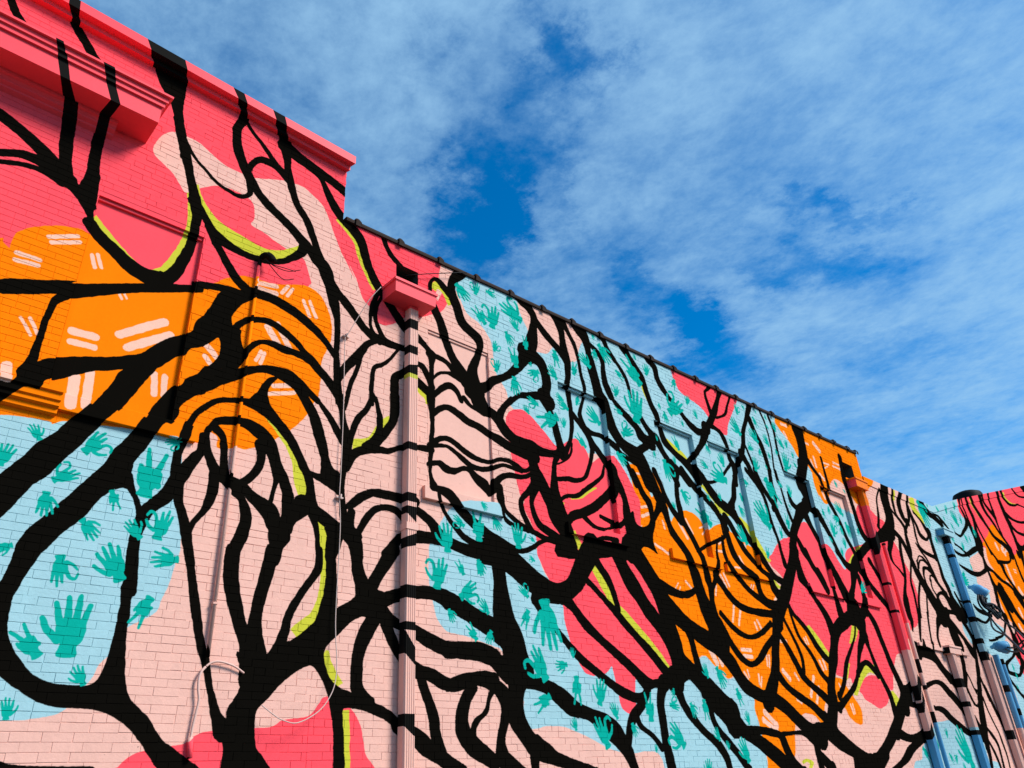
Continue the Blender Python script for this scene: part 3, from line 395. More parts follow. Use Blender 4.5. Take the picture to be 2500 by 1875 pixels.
('stroke','k',[19644,7395,19783,7444,19724,7178,19863,7226,19803,7002,19969,7057,19823,6813,20011,6880,19964,6703,20170,6807,20283,6702,20269,6784,20601,6919,20406,6882,20509,7111,20312,7041,20309,7263,20198,7217,20008,7412,19903,7363]),
('stroke','k',[20466,6944,20724,7011,20452,6716,20653,6768,20428,6474,20655,6535,20487,6230,20658,6275,20482,6022,20680,6071,20458,5787,20681,5846,20558,5572,20807,5638,20608,5354,20857,5420,20691,5151,21040,5254,20979,4918,21328,5023]),
('stroke','k',[18466,6419,18635,6453,18317,6126,18508,6167,18277,5905,18444,5942,18227,5688,18391,5720,18096,5424,18254,5446,17869,5150,18067,5178,17717,4903,18046,4963,17717,4613,17958,4658]),
('stroke','k',[19465,6492,19546,6522,19609,6323,19714,6362,19818,6175,19925,6212,19944,5924,20070,5961,20043,5678,20169,5713]),
('stroke','k',[19270,6044,19194,6042,19434,6177,19412,6209,19563,6173,19658,6226,19737,6071,19857,6114,19866,5890,19990,5928,19948,5691,20058,5722]),
('stroke','k',[19260,5909,19166,5902,19418,6062,19366,6092,19609,6085,19702,6147,19791,6009,19930,6059,19883,5847,20018,5888,20083,5607,20207,5645,20229,5417,20339,5449]),
('stroke','k',[19426,5738,19324,5724,19564,5885,19457,5949,19698,5885,19875,5983,19883,5794,20063,5858,20079,5604,20211,5649,20393,5407,20524,5453]),
('stroke','k',[19725,5647,19622,5633,19792,5759,19759,5795,19918,5734,20036,5786,20065,5581,20187,5622,20296,5424,20403,5460]),
('stroke','k',[19808,5193,19689,5187,19996,5337,19882,5381,20168,5361,20346,5478,20303,5264,20589,5355,20406,5077,20749,5177,20578,4919,20920,5021]),
('stroke','k',[19723,5211,19903,5264,19862,5052,20008,5105,20090,5002,20200,5051]),
('stroke','k',[19164,6008,19269,6031,19101,5766,19205,5793,19200,5559,19327,5597,19310,5357,19436,5396,19495,5186,19619,5227,19700,5037,19821,5081,19879,4952,20019,5006]),
('stroke','k',[19314,5721,19420,5747,19337,5516,19427,5541,19504,5320,19593,5348,19610,5171,19715,5202]),
('stroke','k',[19671,5660,19763,5678,19615,5466,19697,5487,19724,5316,19814,5343]),
('stroke','k',[19007,5589,19148,5603,18747,5302,18885,5315,18526,5025,18665,5043,18376,4706,18515,4726]),
('stroke','k',[19150,5277,19250,5290,18984,5014,19083,5028,18852,4764,18950,4777]),
('stroke','k',[20531,7920,20854,8016,20504,7759,20826,7865,20608,7625,20864,7728,20844,7480,21128,7621,21208,7423,21493,7566,21557,7319,21808,7433]),
('stroke','k',[20666,7602,20787,7670,21067,7541,21174,7611,21496,7574,21616,7644,21670,7510,21818,7575,21882,7398,22034,7460,22088,7306,22184,7345]),
('stroke','k',[22487,7284,22572,7330,22842,7228,22875,7314,23333,7453,23144,7471,23744,7676,23466,7658,23956,7896,23649,7821,23837,7971,23680,7918]),
('stroke','k',[23702,7908,23858,7962,23813,7756,23990,7815,23861,7597,24058,7657,23910,7437,24126,7501,23895,7276,24206,7365,23848,7042,24347,7181]),
('stroke','k',[24080,7345,24544,7406,23899,7190,24272,7156,23486,7053,23631,6936,23043,6884,23114,6769,22637,6746,22559,6650,22336,6736,22169,6643,22112,6757,22002,6704]),
('stroke','k',[24033,7203,24459,7306,24080,6983,24287,7032,24045,6835,24251,6885,23998,6654,24284,6726,23948,6503,24384,6661,24498,6510,24675,6584,24713,6392,24980,6490,25015,6309,25243,6403,25393,6263,25627,6358,25698,6188,25905,6258,25902,6072,26117,6138,26075,5958,26323,6030,26198,5849,26478,5927]),
('stroke','k',[24177,6642,24344,6554,23594,6426,23669,6328,23267,6352,23137,6195,22914,6331,22676,6193,22540,6349,22341,6252,22232,6379,22104,6320,22099,6390,22027,6358]),
('stroke','k',[22178,6929,22269,6974,22403,6884,22517,6938,22581,6838,22723,6900,22740,6781,22881,6844,22917,6745,23072,6819]),
('stroke','k',[24087,6485,24265,6531,24099,6329,24304,6379,24096,6187,24352,6251,24120,6054,24430,6122,24059,5916,24364,5971,24023,5778,24274,5823,23947,5606,24197,5649]),
('stroke','k',[24114,6075,24357,6172,24365,5984,24718,6113,24503,5884,24977,6040,24602,5798,25182,5961,24713,5633,25251,5763]),
('stroke','k',[24787,7345,24916,7387,24943,7191,25086,7239,25120,7051,25276,7104,25302,6919,25486,6982,25460,6800,25768,6891,25496,6658,25749,6724,25594,6525,25815,6589,25741,6399,25960,6464,25897,6284,26118,6348,26019,6142,26267,6216,26250,6030,26482,6112,26573,5965,26819,6060]),
('stroke','k',[25238,6890,25396,7003,25790,6925,25942,7057,26385,7035,26347,7113,26736,7192,26566,7182,26834,7341,26628,7302,26957,7483,26712,7419,26801,7571,26571,7490,26578,7679,26352,7598]),
('stroke','k',[26911,7692,27030,7726,26955,7446,27170,7506,27031,7286,27215,7333,27020,7080,27202,7124,27042,6879,27224,6923,27049,6675,27262,6729,27145,6518,27357,6572]),
('stroke','k',[27795,7845,28057,7918,27787,7654,28186,7758,27772,7445,28168,7536,27752,7239,28009,7294,27674,7000,27895,7045]),
('stroke','k',[27946,7691,28259,7895,28677,7755,29005,7963]),
('stroke','k',[23677,8556,23870,8601,23596,8432,23791,8483,23589,8270,23710,8308,23655,8094,23813,8147,23740,7925,23896,7980,23873,7821,24010,7871]),
('stroke','k',[23948,8628,24069,8656,23861,8502,23984,8534,23835,8332,23958,8371,23890,8169,24021,8211,23904,8000,24046,8044,23928,7845,24088,7895,23992,7671,24152,7721]),
('stroke','k',[24289,8706,24495,8762,24247,8602,24454,8663,24255,8449,24501,8528,24300,8268,24545,8347,24360,8080,24626,8160,24329,7906,24612,7978,24223,7663,24483,7729,24204,7460,24483,7537,24234,7276,24513,7343,24112,7042,24344,7088]),
('stroke','k',[24511,7939,24638,7978,24560,7723,24706,7768,24683,7519,24828,7566,24819,7333,24965,7378,24912,7123,25079,7171]),
('stroke','k',[24712,8818,24968,8901,24727,8722,24981,8806,24775,8577,25027,8665,24931,8400,25181,8490,25080,8233,25372,8338,25281,8084,25513,8166,25489,7919,25702,7993,25671,7740,25918,7833,25993,7630,26300,7761,26355,7564,26716,7710,26600,7479,26955,7597,26700,7340,27064,7448]),
('stroke','k',[25650,9080,25918,9153,25598,8963,25868,9043,25608,8789,25920,8887,25645,8613,25912,8701,25789,8442,26030,8529,26007,8316,26227,8396,26179,8183,26382,8252,26338,8031,26519,8093,26508,7905,26710,7975,26730,7748,26935,7817,26984,7549,27192,7617]),
('stroke','k',[25945,9135,26151,9191,25897,9027,26104,9089,25939,8860,26123,8924,26056,8720,26278,8804,26234,8607,26497,8709,26453,8472,26762,8590]),
('stroke','k',[26642,9339,26834,9389,26574,9215,26766,9269,26549,9046,26742,9104,26562,8860,26754,8917,26502,8586,26762,8661,26521,8392,26733,8453,26551,8173,26718,8221,26585,7964,26774,8018]),
('stroke','k',[27590,9574,27920,9678,27591,9479,27921,9581,27570,9233,27898,9333,27598,9026,27950,9135,27614,8819,28014,8940,27654,8618,28052,8741,27723,8470,28172,8600,27737,8279,28037,8360,27776,8081,28076,8164,27760,7891,28107,7982,27746,7659,28140,7761]),
('stroke','k',[28117,9730,28381,9808,28091,9618,28355,9701,28159,9472,28416,9566,28384,9360,28629,9461,28669,9295,28903,9422,29283,9382,29379,9491,29644,9493,29756,9591,29964,9525,30086,9593,30483,9558,30607,9627]),
('stroke','k',[27725,8856,28001,8970,28126,8741,28390,8859,28549,8728,28756,8839,29119,8766,29282,8882,29871,8895,30013,9025]),
('stroke','k',[27744,8465,28070,8590,28094,8357,28347,8458,28455,8294,28693,8409,29197,8315,29476,8470]),
('stroke','k',[29619,10122,29796,10177,29619,10039,29792,10102,29862,9954,30046,10034,30229,9909,30396,10002,31048,10032,31202,10143]),
('stroke','k',[28680,7988,28852,7870,27938,7719,28152,7674,27511,7512,27805,7503]),
('stroke','k',[20079,4916,20241,5043,20478,4932,20661,5045,20682,4906,20935,5010,20811,4837,21082,4918,20906,4744,21143,4807,21009,4638,21228,4694,21081,4528,21299,4583,21179,4385,21439,4450]),
('stroke','k',[19947,4708,20133,4774,20161,4589,20386,4667,20426,4466,20622,4529,20580,4367,20783,4426,20729,4218,20953,4282,20877,4133,21081,4192]),
('stroke','k',[19883,4609,20108,4656,19864,4422,20164,4486,19912,4274,20230,4344,19994,4114,20274,4173]),
('stroke','k',[20595,5394,20795,5438,20574,5188,20814,5242,20599,4992,20878,5056]),
('stroke','k',[20982,5492,21101,5525,21059,5349,21199,5387,21122,5210,21283,5252,21193,5077,21374,5128,21272,4981,21485,5051,21439,4905,21665,4985]),
('stroke','k',[21147,5356,21213,5384,21341,5300,21418,5331,21475,5263,21543,5290]),
('stroke','k',[22064,5304,22180,5346,22232,5192,22448,5285,22538,5153,22779,5275,22807,5142,23022,5237,22918,5130,23221,5179,22724,5042,22843,5008,22567,4988,22544,4918,22371,4989,22242,4919,22164,5020,22008,4943,21898,5047,21748,4970]),
('stroke','k',[24077,5881,24331,5929,23993,5618,24243,5663,23872,5419,24199,5489,24014,5254,24340,5331,24062,5144,24334,5182,23863,4961,24038,4970,23619,4779,23745,4762,23288,4696,23329,4631,22936,4633,22928,4565]),
('stroke','k',[23087,4638,23092,4572,22702,4565,22668,4494,22426,4535,22371,4477]),
('stroke','k',[24370,5911,24684,5987,24475,5692,24734,5753,24550,5541,24756,5589,24623,5367,24855,5421,24680,5194,24911,5248,24789,5069,25018,5126,24929,4946,25151,5008,25245,4833,25436,4892]),
('stroke','k',[24502,5895,25071,6067,24933,5673,25330,5782,25078,5538,25423,5630,25293,5390,25582,5469,25484,5262,25772,5342,25659,5160,25948,5240]),
('stroke','k',[25769,6065,25988,6127,25971,5879,26192,5939,26173,5692,26396,5751]),
('stroke','k',[24255,5269,24456,5306,24198,5063,24451,5111,24240,4893,24466,4938,24230,4718,24533,4772,24179,4547,24529,4595,24010,4349,24425,4394]),
('stroke','k',[24643,5071,24795,5100,24660,4940,24782,4956,24471,4786,24584,4793]),
('stroke','k',[24687,4876,24810,4904,24764,4729,24940,4770,24894,4579,25095,4626]),
('stroke','k',[20598,4300,20776,4346,20696,4173,20895,4222,20767,4060,21007,4121,20918,3954,21116,4005]),
('stroke','k',[21126,4350,21270,4370,21032,4170,21240,4199,20967,4015,21195,4043,20892,3861,21117,3886,20787,3706,21071,3734,20704,3557,20962,3577,20580,3406,20854,3426,20478,3258,20770,3278,20281,2995,20585,3012]),
('stroke','k',[21290,4381,21617,4433,21257,4176,21559,4234,21273,3999,21748,4104]),
('stroke','k',[21230,4279,21331,4300,21285,4085,21428,4117,21399,3968,21520,3996]),
('stroke','k',[20019,3965,20274,4005,20003,3801,20255,3835,19937,3656,20185,3683,19854,3511,20136,3535,19769,3368,20008,3385,19708,3247,19908,3261]),
('stroke','k',[20122,3602,20193,3616,20199,3457,20275,3472,20256,3296,20331,3310,20321,3183,20412,3201]),
('stroke','k',[19827,3272,19916,3287,19851,3159,19950,3176,19891,3039,19999,3057]),
('stroke','k',[20864,3551,20971,3570,20898,3358,21026,3380,20948,3215,21087,3238,20978,3073,21116,3094]),
('stroke','k',[18876,3417,19164,3493,19070,3302,19273,3355,19187,3208,19391,3260]),
('stroke','k',[24243,4645,24666,4672,24021,4405,24295,4410,23766,4246,23941,4224,23493,4153,23608,4111,23114,4056,23310,4018,22849,3907,23149,3932,22939,3773,23154,3833,23249,3704,23468,3810,23738,3700,23737,3790,24119,3822,23893,3844,24361,3959,24022,3958,24573,4121,24350,4122]),
('stroke','k',[24291,4515,24498,4549,24269,4280,24475,4312,24189,4036,24447,4072]),
('stroke','k',[22869,3709,22981,3729,22869,3583,23050,3619,23076,3434,23254,3475,23249,3300,23427,3341,23460,3182,23637,3224]),
('stroke','k',[20544,3332,20802,3350,20341,3097,20669,3118,20165,2841,20527,2866,20028,2592,20424,2622,19987,2414,20342,2437,19910,2237,20226,2256,19869,2060,20148,2081,19881,1890,20087,1903,19741,1583,19942,1590]),
('stroke','k',[20944,3323,21096,3350,21024,3116,21196,3145,21112,2862,21303,2894,21254,2598,21485,2635,21356,2333,21667,2379]),
('stroke','k',[20609,3091,20719,3108,20682,2833,20772,2847,20791,2599,20880,2613,20924,2356,21014,2368,20947,2125,21057,2137,20977,1887,21067,1894,20900,1584,20988,1589]),
('stroke','k',[20255,2450,20372,2475,20430,2293,20603,2326,20598,2121,20741,2139,20593,1888,20718,1897,20510,1581,20651,1589]),
('stroke','k',[20131,2190,20232,2206,20234,2002,20373,2021,20315,1793,20455,1808,20339,1582,20478,1594]),
('stroke','k',[19820,3271,19924,3290,19894,3102,19997,3121,19975,2925,20103,2961,20165,2873,20300,2927]),
('stroke','k',[20259,3283,20337,3306,20406,3209,20502,3238]),
('stroke','k',[19809,2684,19875,2693,19730,2523,19973,2557,19761,2399,20075,2445,19849,2199,20093,2230]),
('stroke','k',[18494,3199,18649,3260,18723,3119,18921,3186,18935,3001,19150,3059,19126,2870,19316,2916,19281,2793,19374,2815]),
('stroke','k',[17741,2760,17831,2837,17948,2736,18133,2843,18112,2693,18373,2783,18270,2598,18548,2681,18506,2498,18775,2586,18749,2410,19019,2500,19035,2305,19272,2405,19266,2276,19461,2384]),
('stroke','k',[19642,2333,19843,2368,19769,2219,19901,2242]),
('stroke','k',[17679,3171,17643,3267,18142,3268,18200,3364,18381,3246,18599,3343,18615,3097,18904,3183,18882,2943,19181,3024,19127,2778,19389,2842]),
('stroke','k',[17600,3795,17912,4041,18055,3783,18506,4022,18414,3733,18746,3844,18673,3549,18973,3638,18944,3360,19329,3481,19268,3225,19611,3333]),
('stroke','k',[18147,4132,18270,4151,18065,3978,18281,4010]),
('stroke','k',[18642,4131,18744,4144,18558,3944,18659,3956]),
('stroke','k',[19577,4918,19893,4927,19313,4737,19717,4745,19145,4504,19318,4514,19000,4284,19131,4302,18992,4125,19123,4148]),
('stroke','k',[19406,4755,19980,4960,19906,4596,20253,4703,20120,4424,20373,4486,20222,4173,20478,4228]),
('stroke','k',[19875,4755,20159,4854,20270,4579,20486,4648,20551,4376,20746,4433,20798,4208,21001,4260,20918,3986,21126,4030]),
('stroke','k',[18317,4756,18537,4782,18162,4469,18330,4488,18018,4153,18114,4164]),
('stroke','k',[18834,4786,18939,4802,18694,4457,18797,4472,18593,4143,18680,4155]),
('stroke','k',[17811,4688,17980,4721,17781,4506,17972,4537,17756,4326,17829,4336]),
('stroke','k',[15482,7738,15584,7775,15481,7399,15591,7437,15470,7054,15609,7100]),
('stroke','k',[15147,7232,15263,7280,15249,6945,15384,6996,15281,6722,15451,6789,15428,6528,15579,6589,15573,6276,15726,6332,15695,5979,15847,6034,15851,5749,16004,5804,15923,5565,16133,5637]),
('stroke','k',[16413,7983,16609,8048,16315,7476,16549,7554,16356,7159,16546,7224,16394,6762,16583,6823,16414,6428,16621,6497,16522,6169,16741,6258,16752,6016,17001,6130]),
('stroke','k',[14600,6282,14853,6393,14808,6090,14998,6169,14976,5875,15135,5936,15085,5705,15228,5757,15178,5527,15337,5587,15306,5360,15517,5460,15563,5247,15821,5387]),
('stroke','k',[14415,5715,14536,5754,14449,5434,14633,5497,14580,5248,14758,5320,14766,5111,14947,5182,14911,4899,15097,4962,15059,4689,15246,4750]),
('stroke','k',[14084,5066,14226,5119,14205,4901,14348,4951,14319,4770,14401,4797]),
('stroke','k',[14522,4795,14641,4823,14515,4599,14650,4629,14510,4298,14659,4329]),
('stroke','k',[13779,4428,13913,4476,13935,4225,14099,4282]),
('stroke','k',[15767,5148,15865,5172,15771,4928,15868,4953,15772,4780,15942,4815,15629,4506,15863,4539]),
('stroke','k',[15957,5286,16125,5346,16134,5092,16280,5150,16425,4939,16552,4992,16663,4777,16791,4829,16892,4671,17019,4725]),
('stroke','k',[16539,5659,16662,5701,16643,5456,16785,5504,16829,5224,16972,5273]),
('stroke','k',[4809,6731,4887,6829,4965,6643,5028,6711,5004,6553,5136,6633,5023,6428,5101,6453,5023,6267,5101,6292,5002,6090,5107,6122,4989,5942,5121,5987,5027,5763,5109,5791,5041,5582,5110,5600,5021,5419,5101,5436,5014,5260,5094,5276,5007,5091,5074,5106,5020,4950,5074,4969,5038,4802,5148,4852]),
('stroke','k',[4754,6711,4787,6806,4854,6712,4906,6804,4990,6625,5049,6696]),
('stroke','k',[4766,6373,4799,6449,4822,6366,4859,6442,4893,6340,4959,6421,4956,6253,5039,6317,5027,6112,5112,6171]),
('stroke','k',[4747,6095,4797,6208,4812,6086,4875,6198,4888,6052,4967,6157,5022,5980,5097,6070]),
('stroke','k',[5005,6552,5043,6661,5169,6568,5206,6648,5282,6546,5331,6615,5387,6453,5462,6536]),
('stroke','k',[5092,6247,5059,6270,5183,6350,5159,6390,5301,6401,5309,6457,5406,6389,5444,6468,5556,6345,5611,6438]),
('stroke','k',[5100,5983,5046,6015,5229,6121,5169,6183,5327,6191,5337,6306,5421,6185,5482,6254,5506,6068,5568,6113]),
('stroke','k',[5006,7356,5121,7457,5132,7145,5251,7238,5191,6982,5328,7076,5250,6835,5372,6919,5342,6651,5458,6744,5435,6505,5575,6627,5509,6376,5681,6539,5622,6256,5843,6446,5732,6087,5955,6242]),
('stroke','k',[5584,8388,5816,8328,5457,8144,5656,8085,5346,7888,5495,7901,5335,7658,5484,7747,5422,7470,5566,7578,5503,7252,5636,7374,5655,7149,5770,7290,5787,7081,5927,7200,5824,6996,5946,7037,5765,6847,5894,6853,5653,6617,5830,6649,5632,6441,5842,6540,5695,6232,5928,6372]),
('stroke','k',[5072,7601,5004,7576,5079,7728,5016,7726,5110,7783,5094,7843,5155,7772,5205,7863,5234,7703,5315,7800,5339,7618,5410,7697]),
('stroke','k',[5750,6169,5665,6405,6016,6386,5933,6498,6134,6515,6055,6618,6330,6647,6276,6740,6540,6802,6431,6884,6726,7005,6556,7060,6903,7203,6626,7226,7017,7483,6738,7439,7028,7754,6847,7700,7049,7981,6902,7899,6954,8136,6829,8011,6825,8213,6701,8062,6610,8295,6517,8179]),
('stroke','k',[6666,7091,6869,7403,6941,7116,7103,7279,7029,6976,7208,7079,7038,6816,7239,6881,6964,6597,7199,6699,7022,6480,7258,6642]),
('stroke','k',[7080,6725,7064,6565,6786,6618,6776,6491,6550,6526,6579,6447,6388,6380,6447,6333,6254,6247,6329,6220,6190,6134,6276,6123]),
('stroke','k',[6958,7875,7053,7963,7080,7735,7190,7840,7227,7623,7334,7732,7373,7531,7484,7638,7479,7442,7597,7543,7571,7323,7694,7418]),
('stroke','k',[7231,8220,7345,8335,7373,8102,7490,8215,7430,8004,7619,8147,7495,7849,7632,7922,7497,7598,7653,7679,7551,7373,7707,7447,7552,7142,7685,7185,7512,6969,7644,7013,7532,6723,7643,6768,7548,6501,7649,6538,7540,6278,7639,6304,7479,6050,7562,6054,7299,5816,7441,5802]),
('stroke','k',[7542,8084,7672,8186,7693,7903,7774,7965,7795,7741,7880,7796,7853,7516,7928,7555,7879,7245,7954,7282,7925,7022,8011,7052,7864,6837,7935,6847,7768,6619,7852,6636,7746,6509,7849,6554,7825,6342,7924,6399,7931,6138,8043,6212,8056,6019,8165,6096,8172,5894,8297,5985,8277,5766,8485,5887,8356,5609,8519,5679]),
('stroke','k',[7689,8289,7761,8346,7792,8128,7857,8192,7914,8013,8106,8207,8028,7915,8213,8040,8082,7727,8228,7803,8079,7466,8290,7575,8131,7233,8340,7342,8173,6992,8399,7122,8223,6865,8486,7032,8360,6718,8548,6823,8446,6456,8636,6550]),
('stroke','k',[8183,7895,8258,7968,8352,7778,8455,7863,8422,7678,8526,7736,8402,7488,8529,7543,8404,7278,8552,7356,8505,7062,8649,7148]),
('stroke','k',[8221,8261,8260,8299,8374,8166,8411,8206,8520,8103,8612,8187,8585,7973,8686,8047,8741,7804,8840,7881]),
('stroke','k',[5100,5735,5041,5798,5215,5838,5178,5919,5316,5885,5339,5977,5455,5837,5523,5938,5605,5775,5670,5877,5788,5747,5853,5851,5939,5697,6009,5801,6120,5642,6205,5771,6298,5594,6377,5725,6490,5558,6580,5730,6745,5535,6840,5710]),
('stroke','k',[5551,6118,5610,6179,5671,6039,5711,6094,5793,6008,5837,6092,5919,5978,5961,6088,6078,6001,6104,6111]),
('stroke','k',[5742,6207,5915,6340,5889,6063,5999,6168,5999,6003,6108,6129,6093,5940,6233,6065,6150,5866,6297,5984,6252,5776,6381,5908,6414,5713,6510,5859,6661,5683,6768,5859,6845,5656,6924,5808,7139,5696,7168,5821,7380,5736,7399,5899]),
('stroke','k',[6252,6038,6099,6049,6302,6196,6212,6222,6461,6366,6383,6410]),
('stroke','k',[6937,6557,7172,6704,7090,6396,7213,6469,7163,6230,7289,6296,7192,6066,7336,6132,7231,5919,7375,5984,7242,5757,7435,5840]),
('stroke','k',[6618,5622,6793,5707,6695,5420,6852,5502,6756,5281,6939,5384,6838,5124,7034,5238,6936,4959,7181,5089,7005,4764,7280,4905,7149,4617,7378,4738,7277,4446,7467,4536]),
('stroke','k',[7249,5893,7393,5884,7125,5636,7228,5642,7087,5455,7193,5477,7045,5279,7200,5322,7048,5098,7231,5166,7105,4838,7331,4936,7216,4624,7425,4718]),
('stroke','k',[7205,5603,7193,5623,7401,5706,7372,5729,7544,5862,7488,5864,7575,6030,7539,6024]),
('stroke','k',[7161,5356,7168,5425,7380,5399,7400,5483,7575,5415,7579,5496,7788,5519,7729,5557,7898,5687,7816,5690,7987,5872,7897,5863,8043,6053,7942,6035]),
('stroke','k',[7590,6492,7678,6561,7775,6326,7850,6380,7895,6184,7967,6226,7950,5993,8042,6038]),
('stroke','k',[7755,6341,7839,6435,7973,6267,8042,6365,8185,6284,8242,6368,8350,6234,8439,6330,8510,6166,8620,6275]),
('stroke','k',[7202,5031,7154,5059,7334,5144,7308,5195,7556,5184,7535,5249,7781,5329,7724,5382,8017,5499,7960,5540,8184,5649,8114,5661,8244,5832,8197,5828]),
('stroke','k',[7318,4727,7209,4793,7478,4848,7386,4955,7696,4936,7634,5061,7962,5075,7858,5180,8195,5257,8068,5335,8393,5418,8241,5478,8539,5568,8353,5614]),
('stroke','k',[7617,4907,7704,4978,7805,4816,7854,4870,8050,4808,8062,4852,8325,4882,8320,4935]),
('stroke','k',[7994,4980,8040,5038,8306,4904,8375,4988]),
('stroke','k',[7823,4517,7724,4594,7973,4648,7938,4712,8088,4683,8104,4751,8284,4676,8326,4759]),
('stroke','k',[5076,5304,5008,5370,5193,5423,5165,5494,5308,5458,5334,5535,5438,5411,5491,5483,5597,5336,5651,5414,5771,5305,5803,5376,5970,5315,5971,5379,6132,5393,6129,5456,6262,5413,6289,5481,6374,5387,6432,5464,6491,5334,6537,5414,6642,5360,6621,5416,6751,5466,6704,5493]),
('stroke','k',[5084,5315,5091,5388,5282,5363,5301,5416,5399,5321,5440,5376,5534,5238,5591,5308,5673,5181,5713,5255,5870,5186,5876,5260,6038,5251,6020,5319,6203,5336,6209,5395,6337,5333,6363,5389,6520,5323,6543,5367]),
('stroke','k',[5024,5057,5014,5122,5151,5098,5175,5181,5246,5043,5302,5146,5398,5042,5402,5134,5544,5123,5545,5194,5623,5122,5671,5194,5701,5036,5794,5131,5805,4961,5925,5087,5974,4890,5959,5032,6113,5059,5980,5095]),
('stroke','k',[6094,5032,5995,5076,6179,5141,6116,5206,6311,5209,6310,5289,6504,5230,6508,5306,6678,5305,6642,5353,6820,5429,6753,5468]),
('stroke','k',[5982,4881,5916,4966,6069,4957,6148,5100,6068,4883,6197,4937,6151,4753,6220,4796,6260,4671,6319,4724,6394,4593,6457,4660,6537,4532,6606,4610]),
('stroke','k',[6123,4815,6186,4835,6149,4676,6196,4699,6212,4591,6263,4640,6358,4550,6393,4612,6561,4533,6600,4606,6700,4510,6749,4582,6880,4466,6923,4540,7073,4451,7134,4548,7272,4380,7371,4496]),
('stroke','k',[5074,4785,5104,4853,5244,4734,5324,4850,5337,4673,5450,4771,5417,4588,5533,4682,5532,4501,5638,4604,5671,4417,5780,4534,5834,4345,5928,4456,6008,4275,6101,4400,6216,4233,6277,4343,6461,4241,6463,4310,6661,4324,6623,4379,6779,4407,6746,4455,6947,4479,6923,4532]),
('stroke','k',[5137,4806,5179,4822,5161,4680,5214,4703,5215,4552,5265,4581,5295,4450,5346,4488,5383,4359,5446,4412,5491,4271,5554,4338,5659,4202,5717,4284,5913,4129,5976,4223]),
('stroke','k',[4709,4087,4707,4202,4913,4120,4912,4238,5068,4137,5090,4278,5250,4131,5302,4263,5448,4098,5508,4231,5659,4065,5710,4221,6003,4076,6042,4236]),
('stroke','k',[4790,4432,4789,4524,4842,4445,4877,4539,4936,4392,5016,4484,5026,4326,5133,4413,5085,4230,5205,4337,5239,4159,5337,4280]),
('stroke','k',[4836,4204,4849,4267,5041,4208,5054,4272]),
('stroke','k',[4792,5214,4791,5283,4862,5232,4868,5303,4937,5230,4954,5323,5060,5248,5075,5332]),
('stroke','k',[6674,5347,6775,5381,6674,5238,6800,5246,6574,5106,6673,5070,6455,4965,6543,4957,6442,4819,6537,4850,6499,4686,6588,4732,6605,4541,6692,4591]),
('stroke','k',[6782,5230,6877,5204,6651,5057,6756,5051,6635,4923,6718,4944,6666,4769,6761,4812,6739,4645,6833,4714,6898,4559,6994,4660,7104,4476,7210,4590]),
('stroke','k',[8913,8221,9042,8326,9001,8099,9171,8234,9119,8006,9251,8107,9258,7856,9392,7957,9394,7711,9536,7801,9469,7476,9604,7549,9545,7252,9677,7328,9647,7075,9792,7153,9695,6924,9820,6982,9718,6740,9863,6811,9780,6592,9936,6692,9991,6476,10114,6573,10243,6346,10409,6471,10390,6253,10571,6369,10546,6097,10735,6207]),
('stroke','k',[8748,7833,8815,7887,8911,7661,8992,7718,9013,7474,9099,7521,9055,7251,9121,7282]),
('stroke','k',[8595,7015,8674,7079,8756,6868,8868,6961,8929,6750,9059,6857,9066,6662,9207,6762,9133,6518,9322,6662,9324,6436,9508,6608]),
('stroke','k',[9199,6921,9309,6994,9332,6762,9442,6835,9412,6639,9596,6724,9352,6468,9577,6526]),
('stroke','k',[8408,6471,8612,6607,8561,6305,8738,6439,8707,6195,8910,6382,8860,6118,9133,6336,8997,5992,9295,6159,9136,5715,9405,5838]),
('stroke','k',[9424,6588,9520,6491,9023,6329,9125,6226]),
('stroke','k',[9518,6607,9697,6709,9653,6434,9790,6513,9766,6300,9905,6376,9826,6134,10012,6224,9936,5922,10080,5987]),
('stroke','k',[9842,6198,10007,6337,10102,6125,10227,6217,10276,5991,10410,6078]),
('stroke','k',[8462,6231,8537,6288,8630,6102,8710,6156,8726,5960,8820,6012,8801,5811,8906,5864,8878,5665,8983,5717]),
('stroke','k',[8668,6066,8749,6159,8888,6035,8952,6099,9034,5965,9134,6031,9094,5796,9223,5857]),
('stroke','k',[9591,8214,9734,8319,9679,8109,9818,8219,9809,8031,9958,8130,9842,7828,9983,7909,9962,7659,10096,7752,10129,7534,10227,7607,10353,7385,10453,7458,10498,7245,10609,7325,10690,7100,10837,7229,10954,7053,10991,7211,11293,7263,11134,7316,11537,7537,11321,7536,11680,7742,11469,7721,11823,8028,11679,8008,11953,8209,11777,8176,12068,8440,11884,8397]),
('stroke','k',[11568,8353,11703,8362,11442,8182,11558,8170,11317,8047,11408,8061,11331,7842,11430,7889,11378,7594,11504,7654]),
('stroke','k',[12254,8361,12342,8380,12163,8191,12248,8206,12015,7967,12096,7978,11874,7765,11944,7740,11579,7618,11595,7568]),
('stroke','k',[11029,7246,11312,7289,10907,6978,11119,6983,10747,6782,10887,6758,10571,6627,10705,6580,10339,6432,10429,6387]),
('stroke','k',[11305,7320,11415,7422,11542,7281,11650,7360,11637,7164,11773,7237,11712,7008,11826,7056,11699,6819,11839,6879,11780,6657,11949,6724,11745,6338,11897,6382]),
('stroke','k',[12864,8384,13100,8446,12768,8176,12995,8225,12582,7839,12739,7863,12383,7542,12543,7574,12274,7224,12431,7254,12052,6939,12268,6952,11879,6708,12042,6718,11735,6454,11877,6469]),
('stroke','k',[12123,6986,12303,7085,12293,6808,12450,6888,12396,6651,12541,6720,12485,6491,12645,6566]),
('stroke','k',[12386,7252,12448,7281,12466,7032,12543,7067,12561,6791,12654,6830,12599,6539,12706,6580]),
